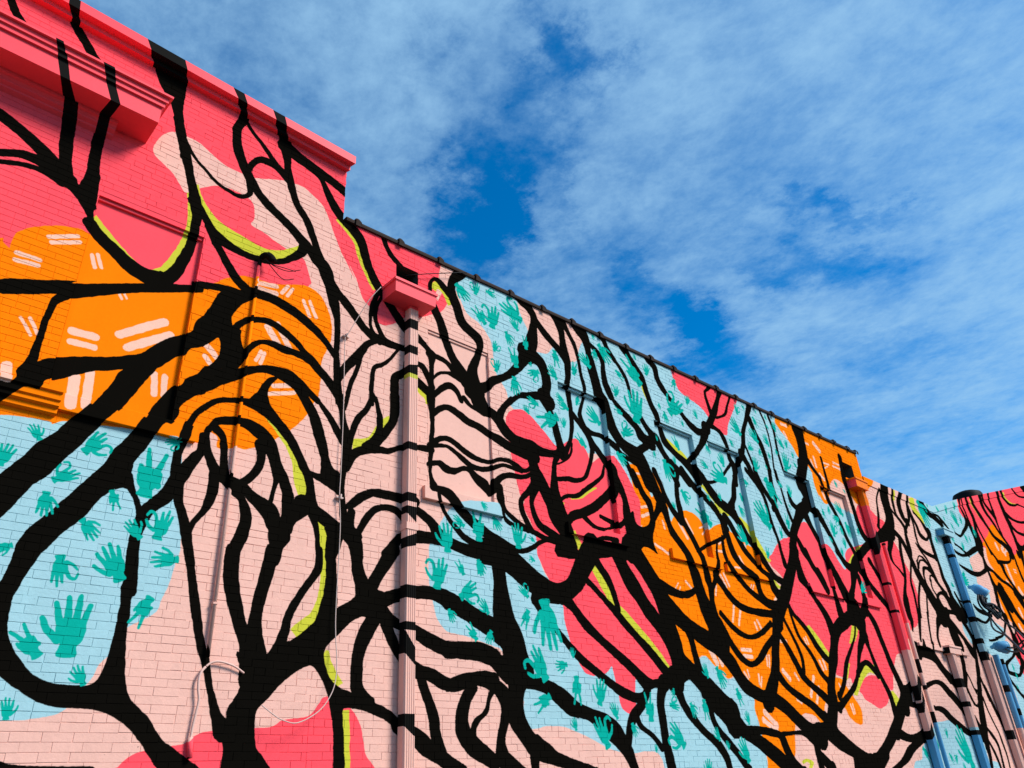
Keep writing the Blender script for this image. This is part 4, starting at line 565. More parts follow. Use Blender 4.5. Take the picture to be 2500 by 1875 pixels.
('stroke','k',[12704,7883,12878,7970,12819,7639,12961,7711,12952,7397,13111,7472,13019,7145,13180,7210,13057,6889,13203,6939,13030,6629,13174,6673]),
('stroke','k',[13240,8272,13311,8305,13255,8201,13325,8235,13367,7944,13427,7971,13394,7486,13454,7507,13314,7032,13379,7053,13321,6712,13399,6739]),
('stroke','k',[13546,8283,13636,8321,13550,8182,13639,8222,13635,7872,13731,7912,13603,7437,13691,7470,13656,7035,13743,7068]),
('stroke','k',[14524,8476,15045,8683,14510,8197,15026,8401,14577,7985,14977,8138,14558,7692,14952,7819,14436,7405,14883,7512,14307,7159,14700,7231,14107,6847,14522,6917]),
('stroke','k',[14775,7513,14938,7599,14977,7349,15104,7416,15179,7207,15307,7275]),
('stroke','k',[8287,5653,8479,5735,8362,5495,8506,5526,8275,5314,8375,5313]),
('stroke','k',[8318,5707,8486,5800,8447,5520,8603,5599,8537,5376,8665,5426,8519,5190,8698,5243,8519,5007,8714,5062,8549,4802,8709,4846]),
('stroke','k',[8240,4865,8234,4944,8439,4924,8396,4989,8619,5060,8541,5104]),
('stroke','k',[9111,5978,9317,6090,9220,5803,9431,5908,9280,5665,9492,5765,9378,5488,9590,5587,9480,5339,9641,5404,9547,5162,9671,5212,9612,5001,9765,5077,9767,4862,9915,4944,9894,4742,10053,4813,9931,4607,10134,4676,9964,4471,10168,4534,9988,4331,10211,4398,10025,4149,10264,4225,10093,3981,10343,4076,10206,3829,10484,3951,10325,3751,10629,3781,10196,3707,10477,3615]),
('stroke','k',[8831,5865,8945,5924,8926,5690,9041,5747,8999,5536,9128,5606,9097,5423,9248,5495,9145,5285,9266,5322,9139,5101,9241,5125]),
('stroke','k',[9337,5445,9509,5433,9185,5183,9274,5176]),
('stroke','k',[9374,6006,9497,6068,9497,5803,9603,5852,9554,5645,9660,5694,9649,5475,9769,5538,9756,5352,9889,5431,9866,5257,10014,5348]),
('stroke','k',[10014,6211,10149,6237,9911,5907,10044,5936,9875,5657,10008,5697,9888,5454,10040,5506,9930,5291,10059,5344,10038,5140,10164,5200,10143,4994,10271,5051,10227,4860,10356,4913,10299,4743,10411,4782,10317,4587,10451,4622,10321,4424,10452,4466,10372,4327,10544,4379,10367,4209,10520,4236,10359,4065,10491,4093,10398,3896,10529,3930]),
('stroke','k',[10138,6206,10264,6285,10307,6050,10433,6129,10461,5910,10620,6017,10675,5811,10815,5907,10871,5692,11023,5781,11000,5578,11139,5650,11062,5462,11278,5543,11065,5307,11237,5349]),
('stroke','k',[10513,6290,10679,6402,10662,6189,10836,6294,10760,6080,10939,6180,10875,5949,11073,6064,11025,5820,11230,5957,11217,5733,11428,5889,11433,5654,11647,5811]),
('stroke','k',[10697,6107,10738,6202,11064,6181,11058,6239,11391,6364,11333,6398,11589,6519,11512,6540,11788,6697,11705,6714]),
('stroke','k',[11841,6644,12001,6669,11659,6293,11817,6322,11571,6055,11745,6075,11389,5859,11637,5906,11444,5678,11644,5763,11592,5518,11787,5611,11743,5349,11915,5431,11896,5209,12066,5294,12028,5101,12203,5182,12149,4957,12327,5035,12290,4834,12443,4903,12425,4711,12580,4804,12746,4616,12947,4771]),
('stroke','k',[11166,5572,11323,5660,11272,5498,11415,5570,11366,5371,11513,5438,11461,5243,11609,5308,11576,5082,11721,5151,11734,4959,11873,5033,11907,4860,12023,4924,12045,4777,12177,4856,12237,4698,12389,4766,12263,4526,12469,4601,12399,4373,12643,4478]),
('stroke','k',[11179,5408,11306,5399,11077,5281,11168,5258,10993,5233,11053,5176,10676,5099,10715,5046,10407,4963,10452,4914,10234,4874,10268,4833]),
('stroke','k',[11127,5292,11276,5342,11167,5055,11337,5115,11254,4889,11416,4962,11422,4770,11550,4844,11576,4687,11734,4788,11755,4613,11945,4696,11801,4479,11956,4525,11856,4318,12018,4392,12079,4232,12200,4340,12484,4226,12580,4351]),
('stroke','k',[11009,5231,11079,5247,10965,5002,11068,5030,10998,4848,11098,4885,11065,4744,11181,4796,11153,4630,11287,4694,11326,4499,11456,4566,11508,4382,11631,4454,11748,4281,11879,4370,12049,4179,12193,4297,12362,4133,12516,4281]),
('stroke','k',[10845,5141,10902,5149,10767,4945,10834,4957,10739,4774,10836,4790,10647,4618,10779,4625,10552,4463,10675,4458,10412,4302,10528,4290]),
('stroke','k',[10334,4788,10428,4817,10357,4607,10470,4641,10389,4467,10503,4497,10407,4306,10501,4328]),
('stroke','k',[10576,4536,10704,4595,10731,4368,10860,4425,10868,4220,10989,4283,11079,4122,11183,4194,11382,4048,11467,4126,11709,4014,11776,4108,12102,4032,12135,4137,12411,4076,12423,4203]),
('stroke','k',[14368,7311,14729,7373,14172,7015,14575,7119,14188,6762,14562,6893,14253,6568,14582,6631,13910,6366,14417,6341,13712,6116,14045,6103,13409,5766,13716,5788,13272,5465,13532,5499,13110,5187,13383,5207,12916,4945,13172,4948,12704,4718,13007,4727,12533,4465,12835,4451,12290,4284,12627,4265,12097,3965,12428,3974]),
('stroke','k',[12212,6686,12323,6752,12448,6500,12564,6563,12608,6339,12717,6390,12688,6143,12800,6185,12712,5882,12824,5920,12759,5679,12870,5718,12837,5469,12936,5500,12843,5264,12954,5296,12866,5015,13016,5058]),
('stroke','k',[12521,6768,12646,6824,12621,6502,12771,6572,12754,6344,12901,6418,12924,6160,13103,6240,13004,5962,13185,6035,13121,5766,13299,5843,13247,5633,13397,5730,13504,5601,13647,5737]),
('stroke','k',[13105,6914,13225,6949,13048,6627,13167,6665,13074,6340,13205,6369,12891,6096,13034,6109]),
('stroke','k',[13350,6954,13406,6975,13396,6648,13460,6672,13426,6332,13510,6362,13479,6080,13585,6120,13557,5910,13662,5951]),
('stroke','k',[13633,6540,13727,6578,13670,6326,13826,6407,13898,6227,14086,6350]),
('stroke','k',[14174,6381,14419,6541,14464,6314,14674,6438,14696,6198,14890,6301]),
('stroke','k',[13998,6215,14289,6335,14208,5983,14379,6053,14336,5800,14508,5868,14463,5615,14606,5668]),
('stroke','k',[13572,5591,13703,5642,13673,5362,13860,5435,13834,5215,13964,5269,14090,4956,14248,5021]),
('stroke','k',[13344,5320,13504,5364,13353,5027,13538,5082,13446,4834,13600,4887,13536,4688,13715,4754,13692,4545,13817,4591,13828,4405,13953,4452]),
('poly','k',[642,7111,753,7083,783,7018,848,7021,881,7148,986,7223,1004,7040,1007,6851,1032,6656,1019,6638,973,6682,906,6772,813,6870,719,6933,640,6968,568,7007]),
('poly','k',[452,5705,731,5826,1020,5946,1033,5921,1618,6186,2084,6371,2140,6387,2151,6310,2097,6281,1809,6159,1484,6009,1187,5838,1040,5752,973,5746,911,5749,696,5656,482,5578]),
('poly','k',[668,4780,751,4796,795,4901,833,5039,901,5045,961,5098,1040,5133,1233,5211,1452,5285,1600,5360,1698,5415,1804,5546,1907,5658,2101,5807,2128,5938,2227,6045,2271,5730,2129,5624,2087,5535,1992,5459,1861,5301,1707,5219,1573,5191,1478,5146,1334,5088,1199,5005,1052,4906,1028,4920,992,4886,962,4801,873,4794,822,4751,724,4626,708,4609]),
('poly','k',[1573,5193,1853,5349,1861,5301,1773,5124,1709,4977,1622,4792,1593,4778,1515,4660,1461,4547,1411,4464,1374,4394,1253,4187,1199,4085,1118,3991,1097,3966,1027,3812,948,3661,919,3626,838,3971,866,4016,952,4147,996,4214,1047,4317,1111,4397,1178,4479,1230,4570,1285,4656,1371,4780,1393,4783,1425,4852,1502,5016]),
('poly','k',[2305,5485,2229,5375,2133,5292,2093,5208,2022,5155,1968,5068,1880,4887,1847,4792,1815,4783,1766,4649,1689,4512,1620,4388,1592,4294,1497,4137,1425,4030,1352,3910,1249,3756,1162,3641,1109,3535,1093,3437,1087,3329,1057,3191,1042,3013,1143,2584,1210,2535,1319,2457,1491,2366,1614,2339,1683,2332,1829,2334,1944,2310,2066,2257,2159,2196,2248,2110,2301,2048,2353,1985,2450,1907,2748,1902,2657,1975,2559,2039,2453,2103,2382,2167,2285,2286,2207,2349,2115,2443,2068,2564,2030,2772,2013,2916,2018,3031,2003,3163,2014,3301,1911,3288,1922,3136,1922,2995,1915,2848,1903,2695,1871,2562,1811,2503,1719,2495,1596,2497,1462,2533,1356,2612,1291,2678,1241,2737,1203,2813,1174,2906,1168,3027,1175,3127,1196,3196,1213,3268,1254,3368,1297,3470,1377,3595,1440,3683,1507,3766,1549,3837,1600,3944,1653,4013,1709,4067,1765,4091,1820,4125,1814,4226,1821,4297,1827,4351,1908,4524,1964,4677,2014,4783,2072,4790,2124,4892,2126,4990,2237,5133,2344,5212]),
('poly','k',[1709,4067,1765,4091,1813,4081,1857,4048,1916,3933,1947,3931,1894,4055,1856,4141,1814,4226,1732,4190]),
('poly','k',[1327,1977,1412,1958,1625,1945,1883,1945,1962,1930,1975,1863,1350,1876]),
('poly','k',[2136,6422,2295,6482,2444,6500,2546,6509,2627,6532,2701,6577,2708,6470,2642,6405,2569,6327,2519,6235,2489,6153,2490,6085,2515,6020,2600,6025,2599,5956,2624,5874,2663,5799,2696,5777,2677,5682,2614,5550,2689,5587,2700,5493,2611,5420,2496,5341,2310,5203,2275,5450,2332,5507,2387,5590,2413,5675,2386,5841,2322,5784,2237,5719,2197,6001,2262,6221,2296,6329,2321,6401,2240,6380,2147,6351]),
('poly','k',[2953,2830,3242,2795,3327,2879,3422,2955,3474,2953,3688,3119,3790,3226,3899,3299,4068,3406,4228,3529,4479,3520,4470,3321,4302,3240,4196,3255,4066,3179,3917,3031,3825,2940,3805,2844,3840,2731,3931,2609,4131,2537,4306,2486,4545,2401,4669,2310,4656,2200,4519,2296,4370,2350,4238,2386,4082,2405,4035,2387,4041,2287,4068,2069,4076,1836,3970,1838,3947,2176,3898,2394,3839,2559,3763,2680,3677,2750,3561,2714,3406,2595,3273,2450,3187,2353,3185,2219,3214,2069,3287,1989,3361,1850,2958,1858,2925,2069,2868,2166,2811,2263,2915,2275,2920,2366,2986,2471,3029,2598,3028,2651]),
('poly','k',[13814,2008,14670,1962,15279,2125,15126,1886,14696,1659,13728,1677]),
('poly','k',[7345,4781,7404,4676,7404,4537,7516,4441,7633,4511,7819,4644,8246,4662,8214,4472,7081,4300,7212,4694]),
('poly','k',[8608,5103,8669,4988,8606,4661,8447,4676,8252,4698,8192,4687,8160,4498,8210,4453,8316,4391,8413,4274,8466,4452,8603,4433,8843,4603,8835,4670,8931,4727,9077,4709,9218,4661,9160,4792,9169,4935,9248,5092,9300,5277,9196,5257,9098,5108,8974,5036,8868,5038,8792,5081,8761,5246]),
('poly','k',[30968,10576,30797,10371,31065,10279,31660,10354,32252,10894]),
('poly','k',[2964,5581,3065,5614,2993,5502,2964,5383,3007,5269,3101,5157,3009,5152,2905,5185,2736,5197,2810,5314,2861,5394,2901,5494]),
('hand','o',[844,4081,883,4275]),
('hand','c',[1407,4334,1562,4531]),
('hand','c',[1235,4045,1405,4165]),
('hand','o',[1209,3943,1233,3737]),
('hand','v',[1950,4050,1997,4483]),
('hand','v',[1689,4054,1756,3894]),
('hand','o',[1507,3766,1642,3617]),
('hand','o',[1990,3683,1853,3814]),
('hand','c',[2119,3697,2162,3965]),
('hand','o',[1893,3308,1733,3585]),
('hand','o',[2332,3551,2102,3516]),
('hand','c',[1413,3451,1463,3215]),
('hand','c',[2187,4652,2055,4580]),
('hand','o',[1072,4357,985,4476]),
('hand','o',[1078,3478,949,3422]),
('hand','o',[1608,2696,1595,3147]),
('hand','v',[1422,2679,1240,2872]),
('hand','o',[1773,2497,1691,2633]),
('hand','v',[2156,3208,2055,2973]),
('hand','o',[1313,2243,1293,2389]),
('hand','o',[5288,4080,5265,4414]),
('hand','v',[5761,4288,5746,4641]),
('hand','o',[6401,4301,6378,4618]),
('hand','v',[6681,4430,6589,4486]),
('hand','c',[5540,4430,5375,4513]),
('hand','o',[5995,4630,6123,4488]),
('hand','o',[5810,4783,5894,4693]),
('hand','c',[6934,6456,6723,6494]),
('hand','v',[7313,6376,6926,6178]),
('hand','o',[7411,6241,7449,6400]),
('hand','o',[7545,6564,7348,6687]),
('hand','o',[6738,6252,6642,6367]),
('hand','o',[8244,6520,7988,6743]),
('hand','v',[7858,6037,7674,6195]),
('hand','o',[7739,6699,7777,6836]),
('hand','c',[5133,3648,5190,4003]),
('hand','v',[5521,3851,5421,4001]),
('hand','c',[5458,3588,5709,3757]),
('hand','o',[5871,3452,5761,3601]),
('hand','o',[5292,3449,5361,3310]),
('hand','v',[5686,3145,5562,3308]),
('hand','o',[5904,3269,5836,3122]),
('hand','o',[5760,4051,5792,3880]),
('hand','c',[6513,3711,6374,3842]),
('hand','o',[5733,4063,5784,3879]),
('hand','v',[6500,3563,6399,3350]),
('hand','o',[6775,3718,6892,3137]),
('hand','c',[6725,2776,6506,3130]),
('hand','o',[7096,2979,6894,2952]),
('hand','o',[7219,3062,7188,3182]),
('hand','v',[7237,2853,7219,2538]),
('hand','o',[7608,2536,7703,2840]),
('hand','o',[7918,2389,7827,2565]),
('hand','v',[6772,2615,6530,2469]),
('hand','o',[7158,2248,7132,2387]),
('hand','c',[7695,2062,7542,2410]),
('hand','v',[8572,2372,8566,2715]),
('hand','c',[9001,2587,9210,2577]),
('hand','o',[9136,2796,9108,2680]),
('hand','o',[9995,2973,9924,3164]),
('hand','o',[10237,3138,10379,2859]),
('hand','v',[9786,2679,9818,2420]),
('hand','o',[9470,2627,9553,2439]),
('hand','c',[9210,2077,8940,2332]),
('hand','o',[8597,2009,8593,2107]),
('hand','o',[8182,2350,8238,2187]),
('hand','o',[10029,2151,9958,2323]),
('hand','o',[10212,2036,10186,2152]),
('hand','o',[9650,1694,9689,1927]),
('hand','c',[6662,4177,6567,4229]),
('hand','v',[10668,2863,10743,2633]),
('hand','o',[10838,2371,10818,2555]),
('hand','o',[10663,1877,10540,2187]),
('hand','o',[5486,7908,5720,7727]),
('hand','c',[5834,7871,5859,8091]),
('hand','c',[6038,8024,6222,8006]),
('hand','c',[6716,7778,6308,7945]),
('hand','v',[6003,7439,5792,7648]),
('hand','c',[6122,7424,6168,7821]),
('hand','o',[6627,7574,6493,7746]),
('hand','o',[6377,7469,6479,7266]),
('hand','v',[6771,7311,6752,7526]),
('hand','c',[6137,7049,6197,7223]),
('hand','v',[6553,6934,6476,7227]),
('hand','c',[6153,6730,6198,6937]),
('hand','o',[6848,7128,6832,7045]),
('hand','c',[6995,7016,6782,6883]),
('hand','o',[6497,6765,6495,6486]),
('hand','v',[7361,7510,7399,7233]),
('hand','o',[7364,7008,7222,7203]),
('hand','v',[7746,7214,7806,7447]),
('hand','o',[8167,7481,7926,7649]),
('hand','o',[8291,8174,8330,8065]),
('hand','o',[8423,8020,8658,7736]),
('hand','o',[8301,7870,8325,7672]),
('hand','o',[7464,6691,7318,6760]),
('hand','o',[7803,6873,7748,6762]),
('hand','v',[9414,7570,9041,7987]),
('hand','o',[9377,8052,9337,8157]),
('hand','o',[9602,7829,9688,8060]),
('hand','v',[8784,7650,8967,7520]),
('hand','c',[8696,7144,8766,7352]),
('hand','o',[9155,6808,9239,7409]),
('hand','v',[8813,6857,8635,6920]),
('hand','v',[10447,8027,10342,7815]),
('hand','c',[10104,7261,10515,7601]),
('hand','o',[9851,7372,9851,7257]),
('hand','o',[10692,7609,10794,7789]),
('hand','o',[10948,7389,10886,7565]),
('hand','o',[9961,7246,10012,7033]),
('hand','o',[10466,7099,10443,7217]),
('hand','c',[8745,6484,9012,6661]),
('hand','v',[9635,6625,9633,6724]),
('hand','v',[10222,6601,10103,6834]),
('hand','o',[10049,6308,10033,6445]),
('hand','v',[9513,6396,9495,6263]),
('hand','o',[8554,6138,8747,5964]),
('hand','c',[9732,6313,9842,5961]),
('hand','o',[11065,6923,11158,6769]),
('hand','o',[11518,6608,11491,6888]),
('hand','o',[10999,6458,10807,6542]),
('hand','c',[11532,6338,11067,6414]),
('hand','o',[11896,7242,11987,7107]),
('hand','o',[12343,7438,12103,7741]),
('hand','c',[12387,7892,12385,8122]),
('hand','o',[12609,8170,12692,8082]),
('hand','v',[12942,8003,13065,7794]),
('hand','o',[12952,7444,12689,7660]),
('hand','c',[12512,7204,12702,7291]),
('hand','c',[12954,7317,12894,7156]),
('hand','o',[12627,6778,12688,7076]),
('hand','o',[13344,7466,13234,7708]),
('hand','o',[13397,7958,13491,7891]),
('hand','o',[13456,8204,13480,8085]),
('hand','o',[13757,7902,13736,8116]),
('hand','v',[13944,7580,13730,7791]),
('hand','o',[13814,7054,13932,7464]),
('hand','o',[14069,7622,14111,7810]),
('hand','o',[14244,7440,14268,7580]),
('hand','v',[14302,7239,14194,7366]),
('hand','o',[13251,7313,13266,7179]),
('hand','o',[13588,7478,13583,7337]),
('hand','o',[13034,7007,13066,6918]),
('hand','o',[13084,8209,13121,8127]),
('hand','c',[10084,5857,10252,5646]),
('hand','o',[9844,5480,9776,5589]),
('hand','o',[11214,5906,11203,6046]),
('hand','o',[10867,5827,10838,5952]),
('hand','v',[10789,5385,10453,5646]),
('hand','v',[11885,6182,11990,5978]),
('hand','o',[11768,5925,11876,5733]),
('hand','o',[12713,5680,12336,6108]),
('hand','v',[12902,6704,13217,6223]),
('hand','c',[12241,6436,12043,6473]),
('hand','o',[13758,6511,13722,6753]),
('hand','v',[13384,5791,13405,6076]),
('hand','o',[11797,5221,11592,5530]),
('hand','v',[13042,5554,13062,5760]),
('hand','v',[12387,5076,12437,5283]),
('hand','c',[13508,6649,13360,6740]),
('hand','o',[13589,6316,13648,6252]),
('hand','o',[15890,7317,15953,7160]),
('hand','o',[16214,7184,16305,7117]),
('hand','o',[15889,6531,15601,6752]),
('hand','v',[14968,6494,15002,6294]),
('hand','o',[15277,6615,15226,6435]),
('hand','c',[15212,5951,15250,6290]),
('hand','o',[15895,6389,15999,6055]),
('hand','c',[15630,6421,15357,6350]),
('hand','o',[15604,6256,15636,6053]),
('hand','o',[15584,5771,15623,5992]),
('hand','o',[15362,5573,15398,5750]),
('hand','o',[14983,5912,15059,5801]),
('hand','o',[16428,6343,16379,6181]),
('hand','o',[20390,7781,20786,7167]),
('hand','o',[15797,4901,16030,5098]),
('hand','o',[21763,7764,21603,7857]),
('hand','o',[22353,7803,22436,8060]),
('hand','o',[23008,7579,22711,7948]),
('hand','v',[23299,7702,23368,7972]),
('hand','o',[24146,7764,24113,7447]),
('hand','o',[20926,6929,20958,6738]),
('hand','o',[23200,7379,23317,7149]),
('hand','o',[22723,6856,22856,7085]),
('hand','o',[22075,7125,22270,7037]),
('hand','o',[22015,7677,22028,7543]),
('hand','v',[22422,7554,22539,7364]),
('hand','o',[23546,7376,23566,7215]),
('hand','o',[23091,8074,23226,8296]),
('hand','o',[20988,7710,21039,7818]),
('hand','o',[21920,5901,22303,5985]),
('hand','o',[22868,6504,22919,6350]),
('hand','v',[22185,6186,21920,5901]),
('hand','o',[21147,5693,20968,5728]),
('hand','o',[18878,1673,18586,2439]),
('hand','o',[17969,2244,18035,2420]),
('hand','v',[16650,2070,16855,1834]),
('hand','o',[17408,2049,17388,2208]),
('hand','v',[17833,1963,17953,1782]),
('hand','o',[18195,1929,18050,1791]),
('hand','o',[18468,1636,18381,1788]),
('hand','o',[23374,3401,23300,3515]),
('hand','v',[23540,3815,23568,3608]),
('hand','o',[23503,4015,23497,3820]),
('hand','o',[22493,3485,22389,3588])]
MX0,MC,MU1,MZ0,MZ1=-2.5,7.0,0.86,1.2,10.9
PK='pcobktlw'
def catmull(P,n=4,closed=False):
    P=np.asarray(P,float);m=len(P)
    if m<3 and not closed:return P
    out=[];segs=m if closed else m-1
    t=np.linspace(0,1,n,endpoint=False)[:,None]
    for i in range(segs):
        if closed:a,b,c,d=P[(i-1)%m],P[i],P[(i+1)%m],P[(i+2)%m]
        else:a,b,c,d=P[max(i-1,0)],P[i],P[i+1],P[min(i+2,m-1)]
        out.append(.5*((2*b)+(c-a)*t+(2*a-5*b+4*c-d)*t*t+(3*b-a-3*c+d)*t**3))
    o=np.concatenate(out)
    return o if closed else np.vstack([o,P[-1:]])
def paint(SHAPES,W=4608,Hh=2400,ss=2):
    """raster of flat paint fields, given in wall millimetres, into a palette picture"""
    w,h=W*ss,Hh*ss
    img=np.zeros((h,w),np.uint8)
    def fill(P,ci):
        P=np.asarray(P,float)
        u=(P[:,0]-MX0)/(P[:,0]-MX0+MC)/MU1*w; v=(P[:,1]-MZ0)/(MZ1-MZ0)*h
        x0=int(max(0,math.floor(u.min())));x1=int(min(w-1,math.ceil(u.max())+1));y0=int(max(0,math.floor(v.min())));y1=int(min(h-1,math.ceil(v.max())+1))
        if x1<=x0 or y1<=y0:return
        acc=np.zeros((y1-y0+1,x1-x0+2),np.int16)
        ua,va=u,v;ub,vb=np.roll(u,-1),np.roll(v,-1)
        for i in range(len(u)):
            if va[i]==vb[i]:continue
            s=1 if vb[i]>va[i] else -1
            lo,hi=(va[i],vb[i]) if s>0 else (vb[i],va[i])
            ys=np.arange(max(y0,math.ceil(lo-.5)),min(y1,math.ceil(hi-.5)-1)+1)
            if not len(ys):continue
            xs=ua[i]+(ys+.5-va[i])/(vb[i]-va[i])*(ub[i]-ua[i])
            xi=np.clip(np.ceil(xs-.5).astype(int)-x0,0,acc.shape[1]-1)
            acc[ys-y0,xi]+=s
        m=np.cumsum(acc,1)[:,:-1]!=0
        sub=img[y0:y1+1,x0:x1+1]
        sub[m[:sub.shape[0],:sub.shape[1]]]=ci
    def stroke(L,R,ci,cap=False):
        fill(np.vstack([L,R[::-1]]),ci)
        if cap:
            for a,b in ((L[0],R[0]),(L[-1],R[-1])):
                c=(a+b)/2;r=np.linalg.norm(a-b)/2;t=np.arange(10)*math.tau/10
                fill(np.stack([c[0]+r*np.cos(t),c[1]+r*np.sin(t)],1),ci)
    def line(pts,ww,ci):
        pts=np.asarray(pts,float);d=np.gradient(pts,axis=0);d/=np.linalg.norm(d,axis=1)[:,None]+1e-9
        nrm=np.stack([-d[:,1],d[:,0]],1)*(np.asarray(ww)/2)[:,None]
        stroke(pts+nrm,pts-nrm,ci,True)
    palm=[(-.15,0),(-.12,.18),(-.21,.3),(-.24,.48),(-.2,.6),(0,.64),(.2,.6),(.25,.45),(.21,.26),(.13,.15),(.15,0)]
    FG={'o':[((-.19,.54),(-.29,.86)),((-.07,.58),(-.1,.97)),((.06,.58),(.08,1.0)),((.18,.54),(.25,.86)),((-.17,.25),(-.36,.42),(-.46,.6))],
        'v':[((-.1,.55),(-.2,1.0)),((.05,.55),(.17,1.0)),((.2,.5),(.22,.62)),((-.2,.3),(-.1,.42),(.05,.45))],
        'c':[((-.18,.5),(-.26,.74),(-.44,.8),(-.52,.66)),((-.17,.25),(-.38,.34),(-.5,.5)),((-.03,.58),(-.06,.9)),((.09,.58),(.1,1.)),((.2,.54),(.26,.84))]}
    for n,S in enumerate(SHAPES):
        k=S[0];c=PK.index(S[1]) if k!='hand' else PK.index('t');a=np.array(S[2],float)/1000
        if k=='poly':fill(catmull(a.reshape(-1,2),4,True) if len(a)>12 else a.reshape(-1,2),c)
        elif k=='stroke':
            a=a.reshape(-1,4);a=catmull(a,5);stroke(a[:,:2],a[:,2:],c,S[1] in 'wk')
        else:
            p,q=a[:2],a[2:4];L=np.linalg.norm(q-p);d=(q-p)/L;nn=np.array([d[1],-d[0]])*(1 if n%3 else -1)
            f=lambda x,y:p+nn*x*L*1.0+d*y*L
            fill(catmull([f(*z) for z in palm],3,True),c)
            for fg in FG[S[1]]:
                pts=catmull([f(*z) for z in fg],4);line(pts,np.linspace(.135,.09,len(pts))*L,c)
    return img

RAIN = {'p': (.77, .425, .335), 'c': (.92, .078, .100), 'o': (.90, .19, .003), 'b': (.33, .52, .55), 'k': (.0045, .0038, .0028), 't': (.003, .34, .26), 'l': (.54, .50, .04), 'w': (.82, .47, .34)}
def make_picture():
    W, H = 4608, 2400
    idx = paint(PAINT, W, H, 2)
    pal = np.array([RAIN[c] for c in PK], np.float32)
    a = np.zeros((H, W, 3), np.float32)
    for i in (0, 1):
        for j in (0, 1): a += pal[idx[i::2, j::2]]
    a /= 4
    a = np.where(a <= .0031308, a * 12.92, 1.055 * np.power(np.maximum(a, 1e-6), 1 / 2.4) - .055)
    px = np.ones((H, W, 4), np.float32); px[..., :3] = a
    im = bpy.data.images.new('mural_paint', W, H, alpha=False); im.colorspace_settings.name = 'sRGB'
    im.pixels.foreach_set(px.ravel()); im.update(); im.pack() if False else None
    return im
PIC = make_picture()

# ------------------------------------------------------------------ materials
def new_mat(name):
    m = bpy.data.materials.new(name); m.use_nodes = True; m.node_tree.nodes.clear(); return m, m.node_tree
def finish(t, colsock, rough, bumps, strength, spec=.08, metallic=0.):
    p = nd(t, 'ShaderNodeBsdfPrincipled'); o = nd(t, 'ShaderNodeOutputMaterial'); t.links.new(p.outputs[0], o.inputs[0])
    t.links.new(colsock, p.inputs['Base Color']); p.inputs['Roughness'].default_value = rough; p.inputs['Specular IOR Level'].default_value = spec
    p.inputs['Metallic'].default_value = metallic
    if bumps is not None:
        b = nd(t, 'ShaderNodeBump'); b.inputs['Strength'].default_value = strength; b.inputs['Distance'].default_value = .004
        t.links.new(bumps, b.inputs['Height']); t.links.new(b.outputs[0], p.inputs['Normal'])
    return p
def wear(t, col, pos, amt=.12, sc=2.2, streak=True):
    """uneven coats, grime and pinholes of old masonry paint"""
    n = noise(t, pos, sc, 5, .6); n2 = noise(t, pos, sc * 14, 4, .6)
    v = mth(t, 'ADD', mth(t, 'MULTIPLY', n, amt), mth(t, 'MULTIPLY', n2, amt * .7))
    if streak: v = mth(t, 'ADD', v, mth(t, 'MULTIPLY', noise(t, pos, 3.0, 4, .6, 0, (0, 0, 0), 0, (3.5, 3.5, .25)), amt * .6))
    f = mth(t, 'ADD', mth(t, 'MULTIPLY', v, 1.0), 1 - amt * 1.15)
    # rare dark pits
    pit = noise(t, pos, 34, 2, .5); pm = nd(t, 'ShaderNodeMapRange'); pm.inputs['From Min'].default_value = .74; pm.inputs['From Max'].default_value = .80
    pm.inputs['To Min'].default_value = 1; pm.inputs['To Max'].default_value = .45; t.links.new(pit, pm.inputs[0])
    f = mth(t, 'MULTIPLY', f, pm.outputs[0])
    m = nd(t, 'ShaderNodeMix', data_type='RGBA', blend_type='MULTIPLY'); m.inputs['Factor'].default_value = 1
    t.links.new(col, m.inputs[6]); c = nd(t, 'ShaderNodeCombineColor'); [t.links.new(f, c.inputs[i]) for i in range(3)]
    t.links.new(c.outputs[0], m.inputs[7]); return m.outputs[2]
